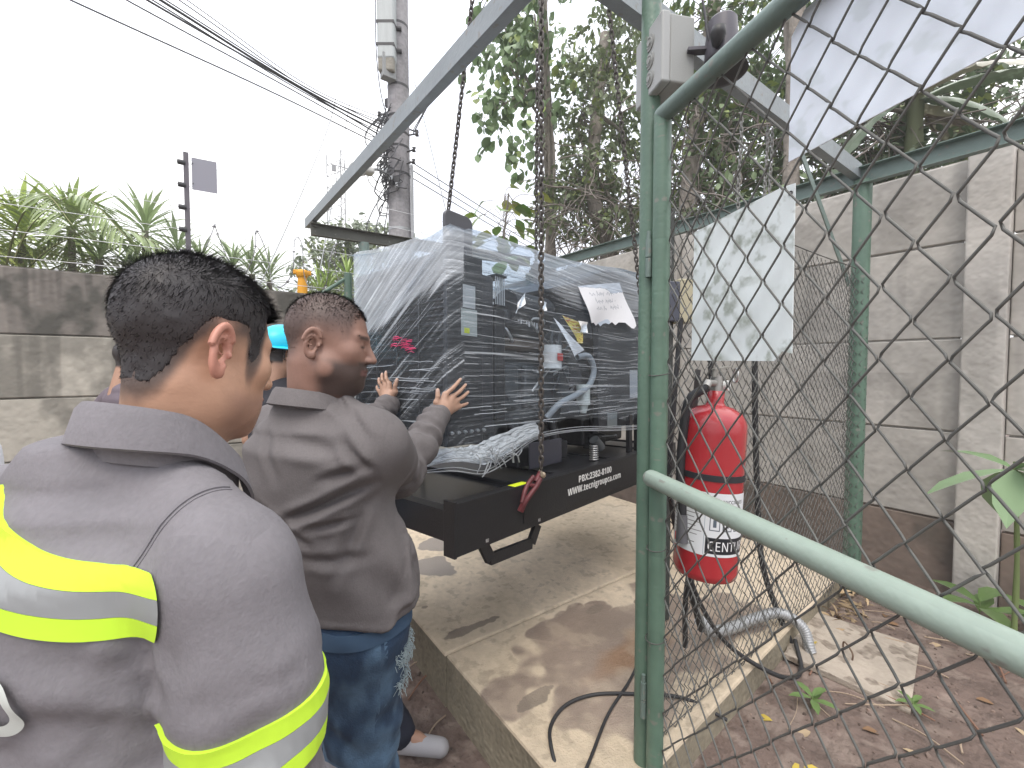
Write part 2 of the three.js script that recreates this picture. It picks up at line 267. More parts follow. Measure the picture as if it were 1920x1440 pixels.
// ---------------------------------------------------------------- utility pole with its hardware, transformer, lamp, wires
const poleM = M('pole_concrete', [1, 1, 1], .9, { map: mottle([.29, .28, .29], .35, .2, 5), bumpMap: grain, bumpScale: .006 });
const darkMetalM = M('dark_hardware', [.045, .043, .045], .6);
const cableM = M('cable_sheath', [.055, .055, .06], .6);
const galvM = M('galvanised_steel', [.42, .43, .44], .45, { metalness: .6, map: mottle([.9, .9, .9], .2, .1, 8) });
const PX = 2.52, PZ = -6.42;
{
  const p = thing('utility_pole', 'tall grey concrete utility pole with bands and tangled service cables', 'utility pole', V(PX, 0, PZ));
  mesh('shaft', boxUV(rod(V(0, -.1, 0), V(0, 9, 0), .178, .15, 28), .6), poleM, p);
  for (const y of [3.72, 4.55, 4.95, 5.15, 5.4, 5.85, 6.75]) mesh('band', rod(V(0, y - .018, 0), V(0, y + .018, 0), .181 - .0031 * y, .181 - .0031 * y, 24), y > 4 ? darkMetalM : galvM, p);
  for (const [x, z] of [[.14, .15], [.17, .1]]) mesh('conduit_pipe', rod(V(x, 0, z), V(x, 4.7, z), .022, .022, 8), galvM, p);
  for (let k = 0; k < 11; k++) { const y = 4.6 + k * .09, a = rr(-1.2, 2.6); mesh('insulator', merge([rod(V(0, 0, 0), V(.12, 0, 0), .012, .012, 6), lathe([[0, -.035], [.03, -.03], [.018, 0], [.03, .03], [0, .035]], 10).translate(.14, 0, 0)]).rotateY(a).translate(Math.cos(a) * .17, y, -Math.sin(a) * .17), darkMetalM, p); }
  for (let k = 0; k < 9; k++) { const a = rr(2.0, 4.4), y = rr(4.3, 5.7); mesh('fitting', rbox(rr(.05, .1), rr(.06, .15), rr(.04, .08), .006, .2, 0, 0).rotateY(a).translate(0, y, 0), k % 2 ? darkMetalM : galvM, p); }
  mesh('terminal_box', rbox(.2, .34, .13, .01, -.2, 6.02, .12), M('terminal_grey', [.26, .27, .27], .6), p);
  for (let k = 0; k < 40; k++) { // loops of service cable round the head of the pole
    const a0 = rr(1.2, 4.6), y0 = rr(4.35, 5.6), y1 = y0 + rr(-.7, .25), r = rr(.22, .5), pts = [];
    for (let i = 0; i <= 5; i++) { const t = i / 5, a = a0 + t * rr(.6, 2.1); pts.push(V(Math.cos(a) * mix(.19, r, Math.sin(t * Math.PI)), mix(y0, y1, t) - .16 * Math.sin(t * Math.PI), Math.sin(a) * mix(.19, r, Math.sin(t * Math.PI)))); }
    mesh('service_cable', tube(pts, rr(.006, .012), 18, 5), cableM, p);
  }
  for (const [x, y] of [[-.55, 3.2], [-.28, 3.3], [-.4, 3.35]]) mesh('drop_cable', tube([V(-.16, 4.35, 0), V(x * .8, 3.9, .06), V(x, y + .3, .1), V(-.2, 2.4, .16)], .008, 24, 5), cableM, p);
  const arm = thing('street_lamp', 'pale cobra-head street lamp on a short arm fixed to the concrete pole', 'street lamp', V(PX, 4.42, PZ));
  mesh('arm', tube([V(-.15, .05, .03), V(-.3, .1, .08), V(-.5, .05, .14)], .02, 14, 8), galvM, arm);
  mesh('lamp_head', rbox(.34, .09, .17, .035, -.62, .0, .17, 4), M('lamp_housing', [.55, .55, .53], .5), arm);
  mesh('lamp_glass', new THREE.SphereGeometry(.085, 16, 8, 0, 7, Math.PI / 2, Math.PI / 2).scale(1.3, .7, .9).translate(-.66, -.04, .17), M('lamp_glass', [.8, .8, .78], .15, { transmission: .6 }), arm);
  const t = thing('transformer', 'pale grey narrow transformer can strapped to the utility pole', 'transformer', V(PX - .2, 6.0, PZ + .1), -HEADING);
  const tm = M('transformer_grey', [1, 1, 1], .5, { map: mottle([.40, .43, .43], .12, .06, 12) });
  mesh('tank', rbox(.25, 1.75, .22, .03, 0, .98, 0, 3), tm, t);
  mesh('tank_base', rbox(.235, .2, .205, .03, 0, .03, 0, 3), M('rusty_base', [1, 1, 1], .7, { map: mottle([.24, .225, .19], .3, .2, 4) }), t);
  for (const y of [.3, .62, 1.3]) mesh('hanger', merge([rod(V(.0, y, .0), V(.2, y, -.04), .03, .03, 8), box(.256, .04, .226, 0, y, 0)]), darkMetalM, t);
  for (const x of [-.06, .05]) mesh('bushing', lathe([[0, 1.8], [.03, 1.8], [.04, 1.86], [.025, 1.9], [.04, 1.95], [.015, 2.05], [0, 2.05]], 12).translate(x, 0, .03), darkMetalM, t);
  mesh('lead_wire', tube([V(-.14, 1.5, .05), V(-.15, .9, .06), V(-.14, .1, .06), V(-.06, -.5, .05), V(.1, -.95, .05)], .008, 30, 5), cableM, t);
}
function wire(label, pts, r, grp, m = cableM, name = 'overhead_cable', cat = 'cable') { return tag(mesh(name, tube(pts, r, 60, 6), m), label, cat, grp); }
{
  const top = V(PX - .12, 5.0, PZ + .1);
  const far = (k, y) => V(PX + 12, y, PZ - 11 + k);
  [[-.888, 5.03, -5.753, .009, 'lowest lone black'], [-.484, 5.04, -5.459, .008, ''], [-.342, 5.05, -5.356, .011, 'thick'], [-.302, 5.05, -5.327, .007, ''], [-.241, 5.05, -5.283, .0135, 'thick'], [-.201, 5.05, -5.253, .007, ''], [-.099, 5.05, -5.18, .006, 'thin'], [-.051, 5.06, -5.144, .005, 'thin']].forEach(([x, y, z, r, w], i) => {
    const a = V(x, y, z), d = a.clone().sub(top).normalize(), end = a.clone().addScaledVector(d, 7); end.y += .25;
    const m = top.clone().lerp(a, .5).add(V(0, -.05 + .02 * (i % 3), 0)), st = top.clone().add(V(0, -.16 + .05 * i, .02 * i));
    wire(w === 'lowest lone black' ? 'lowest black overhead cable hanging apart below the bundle' : 'black overhead cable in the bundle strung to the utility pole', [st, m, a, end], r, w === 'lowest lone black' ? null : 'overhead cables in the bundle');
  });
  [0, .15, .3].forEach((k, i) => wire('thin overhead cable leaving the pole beyond the generator', [V(PX + .1, 4.85 - .12 * i, PZ), V(PX + 2.9, 4.72 - .12 * i, PZ - 1.2), V(PX + 8, 4.75 - .12 * i, PZ - 3.6)], .009, 'cables leaving the pole over the pad'));
  wire('thin cable rising steeply behind the grey long beam', [V(PX + .15, 5.15, PZ + .2), V(PX + .75, 6.6, PZ + .9), V(PX + 1.25, 7.9, PZ + 1.5), V(PX + 2.2, 10.4, PZ + 2.6)], .009, 'cables rising behind the beam');
  wire('thin cable rising steeply behind the grey long beam', [V(PX + .15, 5.2, PZ + .2), V(PX + .85, 6.7, PZ + .9), V(PX + 1.4, 8.05, PZ + 1.5), V(PX + 2.4, 10.6, PZ + 2.6)], .007, 'cables rising behind the beam');
  wire('guy wire slanting down in front of the pole with a dark sleeve', [V(2.3, 8.4, -7.4), V(2.02, 6.2, -7.0), V(1.2, 2.2, -6.2), V(.9, .3, -5.9)], .007, null, galvM, 'guy_wire', 'guy wire');
  wire('guy wire hanging beside the pole wrapped in a dry creeper', [V(PX + .22, 6.0, PZ + .1), V(PX + .5, 4.8, PZ + .2), V(PX + .85, 3.2, PZ + .3), V(PX + .95, 2.2, PZ + .3)], .007, null, galvM, 'guy_wire', 'guy wire');
  wire('slack span cable crossing below the overhead bundle', [V(1.55, 5.7, -6.1), V(1.5, 5.1, -6.05), V(1.1, 3.9, -5.9), V(.3, 1.9, -5.75)], .006, null, galvM, 'guy_wire', 'guy wire');
}
{ // lattice mast far off
  const t = thing('lattice_tower', 'thin steel lattice radio mast far behind the wall', 'lattice tower', V(10.75, 0, -42.5)), s = .82, H = 21.6, c = [[-s, -s], [s, -s], [0, s]];
  const tm = M('tower_steel', [.16, .16, .165], .6);
  for (const [x, z] of c) mesh('leg', rod(V(x, 0, z), V(x, H, z), .05, .05, 6), tm, t);
  for (let y = 6, k = 0; y < H - .8; y += 1.05, k++) for (let i = 0; i < 3; i++) { const a = c[i], b = c[(i + 1) % 3]; mesh('lattice_bar', merge([rod(V(a[0], y, a[1]), V(b[0], y + 1.05, b[1]), .026, .026, 5), rod(V(a[0], y, a[1]), V(b[0], y, b[1]), .022, .022, 5)]), tm, t); }
  mesh('antenna', merge([box(.35, .5, .2, -.6, H - 1.8, .9), rod(V(-.9, H - 1.5, .9), V(.9, H - 1.5, .9), .05, .05, 6)]), tm, t);
}
// ---------------------------------------------------------------- electric fence and razor wire on the wall
{
  const p = thing('electric_fence_post', 'slim dark electric fence post with insulators on the wall top', 'fence post', V(-.075, 2.38, -4.95));
  mesh('upright', boxUV(box(.04, 1.2, .03, 0, .58, 0)), M('dark_post', [.11, .10, .115], .6), p);
  for (let k = 0; k < 6; k++) mesh('insulator', lathe([[0, -.03], [.022, -.028], [.022, .028], [0, .03]], 10).rotateZ(Math.PI / 2).translate(-.035, 1.08 - k * .2, .012), M('black_plastic', [.03, .03, .032], .5), p);
  const w = M('fence_wire', [.62, .62, .64], .4, { metalness: .5 });
  for (let k = 0; k < 6; k++) tag(mesh('electric_fence_wire', tube([V(-7, 3.46 - k * .2, -4.94), V(-3.4, 3.43 - k * .2, -4.94), V(-.1, 3.46 - k * .2, -4.94), V(3, 3.45 - k * .2, -4.94)], .0028, 30, 5), w), 'fine electric fence wire stretched along the wall top', 'wire', 'electric fence wires');
  const s = thing('warning_sign', 'small plain grey metal sign plate fixed to the electric fence post', 'sign', V(-.045, 3.235, -4.945), -.1);
  mesh('plate', rbox(.19, .29, .004, .002, .107, .14, .02), M('sign_back', [.25, .25, .29], .6), s);
  mesh('bolt', merge([ball(.006, .02, .05, .023, 6), ball(.006, .02, .23, .023, 6)]), darkMetalM, s);
}
{
  const rm = M('razor_wire', [.24, .24, .25], .4, { metalness: .4 });
  const coil = (x0, n, label, z = -4.98) => {
    const pts = [], bl = []; const R = .27;
    for (let i = 0; i <= n * 20; i++) { const a = i / 20 * Math.PI * 2, x = x0 + i / 20 * .36 + .02 * Math.sin(i * .7), y = 2.42 + R + R * Math.sin(a) * (1 + .06 * Math.sin(i * .31)), z2 = z - .05 + R * .8 * Math.cos(a); pts.push(V(x, y, z2)); if (i % 2) bl.push(new THREE.OctahedronGeometry(.014, 0).scale(1.5, .4, 1).rotateX(a).rotateY(i).translate(x, y, z2)); }
    const g = thing('razor_wire_coil', label, 'razor wire', V(0, 0, 0)); mesh('coil_wire', tube(pts, .0042, n * 60, 4), rm, g); mesh('barbs', merge(bl), rm, g).userData.kind = 'stuff';
  };
  coil(-5.5, 12, 'razor wire coil along the wall top before the fence post'); coil(.05, 5, 'razor wire coil along the wall top past the fence post');
}
{ // yellow standpipe behind the wall
  const h = thing('yellow_bollard', 'bright yellow painted post with a flared cap rising behind the wall', 'bollard', V(.945, 0, -5.35));
  const ym = M('yellow_paint', [.78, .36, .012], .5);
  mesh('pipe', lathe([[0, 0], [.06, 0], [.06, 2.36], [.052, 2.5], [.046, 2.62]], 20), ym, h);
  mesh('cap', lathe([[.046, 2.62], [.062, 2.635], [.068, 2.67], [.07, 2.70], [.03, 2.715], [0, 2.716]], 20), ym, h);
  for (const s of [-1, 1]) mesh('lug', rbox(.035, .05, .045, .008, s * .075, 2.68, 0), ym, h);
}

// ================================================================ GENERATOR SLUNG FROM FOUR CHAINS


const font = await new FontLoader().loadAsync('fonts/droid/droid_sans_bold.typeface.json');
const textGeo = (s, h, depth = .0008) => { const g = new TextGeometry(s, { font, size: h, depth, curveSegments: 4 }); g.computeBoundingBox(); return g.translate(-(g.boundingBox.min.x + g.boundingBox.max.x) / 2, 0, 0); };
const blackM = M('black_powder_coat', [.016, .016, .018], .36, { bumpMap: withRep(grain, 3), bumpScale: .0006 });
const blackDustM = M('dusty_black_paint', [1, 1, 1], .4, { map: mottle([.022, .022, .025], .5, .3, 6) });
const engineM = M('engine_grey', [.05, .055, .06], .5);
const steelM = M('bare_steel', [.5, .5, .5], .35, { metalness: .8 });
const whiteM = M('white_plastic', [.68, .68, .66], .5);
const GO = V(.721, .924, -1.325), GL = V(.9731, -.0303, -.2282).normalize(), GU = V(.0226, .9991, -.0362).normalize(), GZ = GL.clone().cross(GU).normalize(); GU.copy(GZ.clone().cross(GL));
const gen = thing('generator_set', 'black diesel generator on a steel skid wrapped in clear stretch film', 'generator', GO);
gen.quaternion.setFromRotationMatrix(new THREE.Matrix4().makeBasis(GL, GU, GZ));
const G = (l, u, s) => V(l, u, -s);
const gbox = (l0, l1, u0, u1, s0, s1, r = .004) => rbox(l1 - l0, u1 - u0, s1 - s0, Math.min(r, (l1 - l0) / 2.1, (u1 - u0) / 2.1, (s1 - s0) / 2.1), (l0 + l1) / 2, (u0 + u1) / 2, -(s0 + s1) / 2, 1);
const gpart = (n, g, m, p = gen) => mesh(n, boxUV(g.index ? g.toNonIndexed() : g), m, p);
{
  // skid
  for (const s of [0, .93]) {
    const rail = gpart('rail', merge([gbox(0, 2.15, 0, .192, s + (s ? .046 : .0), s + (s ? .052 : .006), .001), gbox(0, 2.15, .186, .1925, s ? .93 : .003, s ? .975 : .05, .001), gbox(0, 2.15, -.0005, .006, s ? .93 : .003, s ? .975 : .05, .001)]), blackM);
    gpart('side_plate', gbox(.372, 2.12, .03, .1895, s ? s + .0525 : -.0045, s ? s + .057 : -.0005, .001), blackM, rail);
    for (const l of [.16, 1.62]) { // fork loop under the rail
      const z = s ? s + .03 : .02, w = .045; const path = [[l - .02, .02], [l + .03, -.068], [l + .29, -.078], [l + .335, -.006]];
      gpart('fork_loop', merge(path.slice(1).map((p, i) => bar(G(path[i][0], path[i][1], z), G(p[0], p[1], z), w, .018, V(0, 0, 1)).rotateX(0)).map((g, i) => g)), blackM);
      for (const q of [l - .005, l + .325]) gpart('bolt', merge([rod(G(q, .004, z - .012), G(q, .034, z - .012), .007, .007, 8), rod(G(q, .014, z - .012), G(q, .026, z - .012), .013, .013, 6)]), steelM);
    }
  }
  gpart('corner_plate', gbox(-.012, .0, -.004, .198, .0, .06, .001), blackM); gpart('corner_plate', gbox(-.012, .0, -.004, .198, .93, .985, .001), blackM);
  gpart('end_channel', merge([gbox(-.006, .0005, .045, .158, .06, .93, .001), gbox(0, .05, .152, .1575, .06, .93, .001)]), blackM);
  gpart('end_channel', gbox(2.14, 2.15, .02, .18, .05, .93, .001), blackM);
  for (const l of [.72, 1.3, 1.8]) gpart('cross_member', gbox(l, l + .08, .04, .18, .05, .93, .002), blackDustM);
  gpart('deck', gbox(.0, .46, .146, .152, .06, .93, .001), M('glossy_deck', [.02, .02, .023], .22));
  gpart('tank_top', gbox(.46, 2.1, .13, .17, .06, .92, .004), blackDustM);
  gpart('sticker', gbox(.325, .42, .1926, .1934, .006, .046, .0003), M('fluorescent_yellow', [.62, .74, .02], .6));
  // lettering on the side plate
  const tm = M('white_vinyl_lettering', [.72, .72, .70], .6);
  const t1 = mesh('lettering', textGeo('PBX:2382-8100', .033).scale(.335 / .335, 1, 1).translate(.975, .130, .0047), tm, gen), t2 = mesh('lettering', textGeo('WWW.tecnigroupca.com', .033).scale(1.02, 1, 1).translate(.98, .0815, .0047), tm, gen);
  for (const [t, w] of [[t1, .34], [t2, .55]]) { t.geometry.computeBoundingBox(); const b = t.geometry.boundingBox, c = (b.min.x + b.max.x) / 2, k = w / (b.max.x - b.min.x); t.geometry.translate(-c, 0, 0).scale(k, 1, 1).translate(c, 0, 0); }
  // radiator with shroud, grille and lifting lug
  const rad = gpart('radiator', merge([gbox(.08, .28, .37, 1.157, .146, .17), gbox(.08, .28, .37, 1.157, .815, .84), gbox(.08, .28, 1.13, 1.156, .171, .814), gbox(.08, .28, .371, .4, .171, .814), gbox(.2, .27, .4, 1.13, .171, .814)]), blackM);
  for (let k = 0; k < 22; k++) gpart('fin', gbox(.1, .13, .42 + k * .032, .428 + k * .032, .172, .813, .001), blackDustM, rad);
  for (const s of [.33, .49, .65]) gpart('guard_bar', gbox(.084, .092, .4, 1.13, s, s + .01, .001), blackM, rad);
  gpart('fan_shroud', merge([gbox(.281, .365, .4, 1.10, .16, .83, .01), gbox(.366, .41, .5, 1.02, .25, .74, .02)]), blackDustM);
  const lug = new THREE.Shape(); lug.moveTo(.085, 1.10); lug.lineTo(.085, 1.292); lug.quadraticCurveTo(.085, 1.315, .11, 1.317); lug.lineTo(.2, 1.317); lug.quadraticCurveTo(.232, 1.315, .232, 1.285); lug.lineTo(.232, 1.10); const hole = new THREE.Path(); hole.absarc(.16, 1.22, .026, 0, 7); lug.holes.push(hole);
  for (const s of [.16]) gpart('lifting_lug', new THREE.ExtrudeGeometry(lug, { depth: .014, bevelEnabled: true, bevelSize: .002, bevelThickness: .002, bevelSegments: 1 }).translate(0, 0, -s - .014), M('lug_grey', [.05, .05, .06], .4));
  for (let k = 0; k < 6; k++) gpart('belt_guard_bar', rod(G(.42 + k * .012, .985, .2), G(.42 + k * .012, 1.125, .2), .0026, .0026, 6), steelM);
  gpart('belt_guard', merge([gbox(.415, .49, .98, .99, .19, .3, .002), gbox(.415, .49, 1.122, 1.132, .19, .3, .002), gbox(.415, .49, .45, .975, .2, .31, .01)]), blackM);
  for (let k = 0; k < 6; k++) gpart('bolt', merge([rod(G(.1 + k * .036, .425, .146), G(.1 + k * .036, .425, .137), .008, .008, 6), rod(G(.1 + k * .036, .425, .137), G(.1 + k * .036, .425, .13), .004, .004, 6)]), steelM);
  // engine
  gpart('engine_block', merge([gbox(.46, 1.22, .42, .74, .3, .68, .02), gbox(.5, 1.2, .74, .88, .34, .64, .02), gbox(.52, 1.18, .88, .97, .38, .6, .03), gbox(.55, 1.1, .3, .42, .36, .62, .03), ...[0, 1, 2, 3].map(k => gbox(.56 + k * .16, .67 + k * .16, .5, .72, .27, .31, .015))]), engineM);
  gpart('exhaust_manifold', merge([rod(G(.56, .83, .3), G(1.14, .83, .3), .035, .035, 12), ...[0, 1, 2, 3].map(k => rod(G(.6 + k * .16, .83, .3), G(.6 + k * .16, .8, .36), .024, .024, 10))]), M('rusty_cast_iron', [.10, .075, .06], .7));
  gpart('air_filter', merge([rod(G(.6, 1.02, .3), G(.92, 1.02, .3), .085, .085, 20), rod(G(.92, 1.02, .3), G(.95, 1.02, .3), .06, .06, 16)]), blackDustM);
  gpart('starter_motor', merge([rod(G(.95, .47, .25), G(1.16, .47, .25), .05, .05, 16), rod(G(.98, .56, .24), G(1.12, .56, .24), .026, .026, 12)]), engineM);
  gpart('pulley', merge([rod(G(.47, .6, .5), G(.44, .6, .5), .11, .11, 24), rod(G(.47, .82, .4), G(.44, .82, .4), .06, .06, 20)]), engineM);
  for (let k = 0; k < 14; k++) { const l = rr(.5, 1.2), u = rr(.5, .95), s = .24 + rr(-.03, .05); gpart('engine_pipe', tube([G(l, u, s + .05), G(l + rr(-.1, .1), u + rr(-.08, .08), s), G(l + rr(-.2, .2), u + rr(-.15, .15), s), G(l + rr(-.2, .2), u + rr(-.2, .1), s + .06)], rr(.005, .011), 16, 6), k % 3 ? engineM : steelM); }
  gpart('oil_filter', merge([rod(G(.86, .705, .2), G(.86, .83, .2), .055, .055, 24)]), whiteM); gpart('filter_label', rod(G(.86, .73, .2), G(.86, .79, .2), .0556, .0556, 24).applyMatrix4(new THREE.Matrix4()), M('filter_print', [.62, .60, .57], .6));
  gpart('filter_mark', gbox(.835, .885, .745, .785, .1405, .1435, .001), M('red_print', [.5, .06, .05], .6));
  gpart('water_separator', merge([rod(G(1.17, .5, .19), G(1.17, .62, .19), .04, .04, 20), rod(G(1.17, .45, .19), G(1.17, .5, .19), .018, .03, 14)]), M('translucent_bowl', [.62, .66, .62], .35));
  gpart('coolant_hose', tube([G(1.12, .78, .2), G(1.2, .79, .175), G(1.25, .71, .165), G(1.2, .62, .165), G(1.06, .56, .17), G(.9, .51, .18), G(.84, .44, .22)], .018, 50, 10), M('grey_hose', [.30, .32, .34], .5));
  gpart('breather_hose', tube([G(1.15, .6, .2), G(1.3, .6, .18), G(1.38, .52, .18), G(1.36, .42, .2)], .006, 30, 6), M('thin_grey_tube', [.25, .26, .27], .5));
  for (const l of [.6, .95, 1.4]) gpart('engine_mount', merge([gbox(l, l + .1, .2, .3, .22, .34, .01), rod(G(l + .05, .3, .28), G(l + .05, .42, .3), .03, .03, 10)]), blackDustM);
  gpart('support_spring', merge(Array.from({ length: 7 }, (_, k) => new THREE.TorusGeometry(.022, .005, 6, 14).rotateX(Math.PI / 2).translate(1.17, .185 + k * .013, -.12))), steelM);
  gpart('drain_valve', merge([rod(G(1.17, .3, .12), G(1.22, .245, .11), .03, .035, 12), rod(G(1.24, .31, .11), G(1.42, .3, .11), .005, .005, 6), ball(.009, 1.42, .3, -.11, 8)]), engineM);
  gpart('guard_plate', gbox(.62, .9, .2, .33, .16, .17, .004).rotateX(0), M('bent_plate', [.05, .05, .065], .3));
  for (const l of [1.6, 1.72]) gpart('stand', gbox(l, l + .04, .17, .42, .1, .13, .003), blackDustM);
  // alternator and control cabinet
  gpart('alternator', merge([rod(G(1.22, .64, .49), G(1.98, .64, .49), .26, .26, 32), rod(G(1.18, .64, .49), G(1.22, .64, .49), .2, .26, 32), gbox(1.35, 1.9, .22, .42, .3, .68, .02)]), blackDustM);
  gpart('control_cabinet', merge([gbox(1.3, 1.98, .34, 1.27, .16, .2, .006), gbox(1.28, 1.98, .9, 1.27, .2, .8, .01)]), M('cabinet_charcoal', [.035, .036, .04], .42));
  const hood = new THREE.Shape([[1.0, 1.18], [1.45, 1.36], [2.0, 1.36], [2.0, 1.26], [1.3, 1.26], [1.02, 1.165]].map(p => new THREE.Vector2(...p)));
  gpart('hood', new THREE.ExtrudeGeometry(hood, { depth: .62, bevelEnabled: false }).translate(0, 0, -.8), M('hood_grey', [.085, .09, .10], .45));
  // paperwork stuck on the machine
  const lab = M('aluminium_label', [.36, .37, .37], .5);
  gpart('rating_label', gbox(.164, .234, .935, 1.03, .1435, .1455, .0005), lab); const l2 = gpart('rating_label', gbox(.154, .244, .82, .931, .1433, .1453, .0005), M('printed_label', [.33, .35, .33], .5));
  gpart('warning_mark', gbox(.17, .2, .83, .852, .1428, .1431, .0001), M('yellow_print', [.45, .5, .02], .6), l2);
  gpart('label', gbox(1.72, 1.84, .53, .72, .155, .157, .0005), M('grey_label', [.42, .43, .45], .5)); gpart('label', gbox(1.4, 1.53, .35, .44, .155, .157, .0005), M('dull_label', [.2, .22, .22], .5));
  for (let k = 0; k < 9; k++) gpart('marker_stroke', gbox(.62 + k * .022, .632 + k * .022, .955 - (k % 3) * .008 - k * .003, .985 - (k % 2) * .012 - k * .003, .252, .254, .0005), M('white_marker', [.7, .7, .7], .7));
  gpart('air_box', gbox(.55, .95, .9, 1.0, .255, .5, .03), blackDustM);
}
// ---- loose papers and film
const paperM = M('white_paper', [.80, .80, .80], .85), filmRand = mulberry(5);
{
  const sheet = (pts, m, name, par = gen, nx = 10, ny = 8, wob = .012) => { // pts: TL TR BR BL in (l,u,s); a thin, slightly curled sheet
    const g = new THREE.PlaneGeometry(1, 1, nx, ny), p = g.attributes.position, A = pts.map(q => G(...q));
    for (let i = 0; i < p.count; i++) { const u = p.getX(i) + .5, v = .5 - p.getY(i), a = A[0].clone().lerp(A[1], u), b = A[3].clone().lerp(A[2], u), c = a.lerp(b, v); c.z += wob * Math.sin(u * 5 + v * 3) * v; p.setXYZ(i, c.x, c.y, c.z); }
    g.computeVertexNormals(); return mesh(name, g, m, par);
  };
  // hand-written paper: three lines of marker
  const cv = document.createElement('canvas'); cv.width = 512; cv.height = 340; const c = cv.getContext('2d'); c.fillStyle = '#e9eaee'; c.fillRect(0, 0, 512, 340); c.fillStyle = '#8f95a0'; c.font = 'italic 44px serif';
  c.strokeStyle = '#b4b8c0'; c.lineWidth = 5; [[88, 420, 84], [130, 390, 146], [112, 250, 206], [285, 430, 200]].forEach(([x0, x1, y], k) => { c.beginPath(); for (let x = x0; x < x1; x += 4) { const gap = Math.sin(x * .05 + k * 2) > .8; const yy = y + 15 * Math.sin(x * .31 + k) * Math.sin(x * .083 + k * 3) - (x % 44 < 5 ? 16 : 0); gap || x === x0 ? c.moveTo(x, yy) : c.lineTo(x, yy); } c.stroke(); });
  const pm = M('handwritten_paper', [1, 1, 1], .85); pm.map = new THREE.CanvasTexture(cv); pm.map.colorSpace = THREE.SRGBColorSpace;
  const paper = sheet([[1.0, 1.165, .118], [1.5, 1.275, .118], [1.68, 1.03, .108], [1.12, .965, .106]], pm, 'handwritten_sheet', gen, 16, 10, .02);
  { const p = paper.geometry.attributes.position; for (let i = 0; i < 17; i++) { const k = 10 * 17 + i; p.setY(k, p.getY(k) + .03 * (filmRand() - .5) - (i > 13 ? .03 : 0)); } }
  const tagM = M('yellow_card', [1, 1, 1], .7, { map: tex(64, (u, v) => { const k = sstep(.3, .42, v + .1 * Math.sin(u * 6)); return fbm(u * 9, v * 30, 2, 2) > .62 ? [.35, .1, .03] : [mix(.62, .55, k), mix(.50, .47, k), .09]; }, { srgb: true }) });
  sheet([[.86, .985, .128], [1.09, .965, .13], [1.045, .85, .128], [1.0, .85, .12]], tagM, 'yellow_tag'); sheet([[.775, .965, .126], [.85, .93, .124], [1.05, .815, .122], [.965, .765, .118]], paperM, 'white_strip');
  sheet([[1.0, .972, .116], [1.1, .975, .116], [1.08, .91, .116], [1.02, .92, .116]], paperM, 'white_scrap');
  sheet([[.5, 1.0, .135], [.56, 1.06, .135], [.54, 1.0, .13], [.48, .945, .13]], paperM, 'white_scrap'); sheet([[.66, 1.045, .135], [.73, 1.035, .135], [.71, .99, .13], [.69, .985, .13]], paperM, 'white_scrap');
}
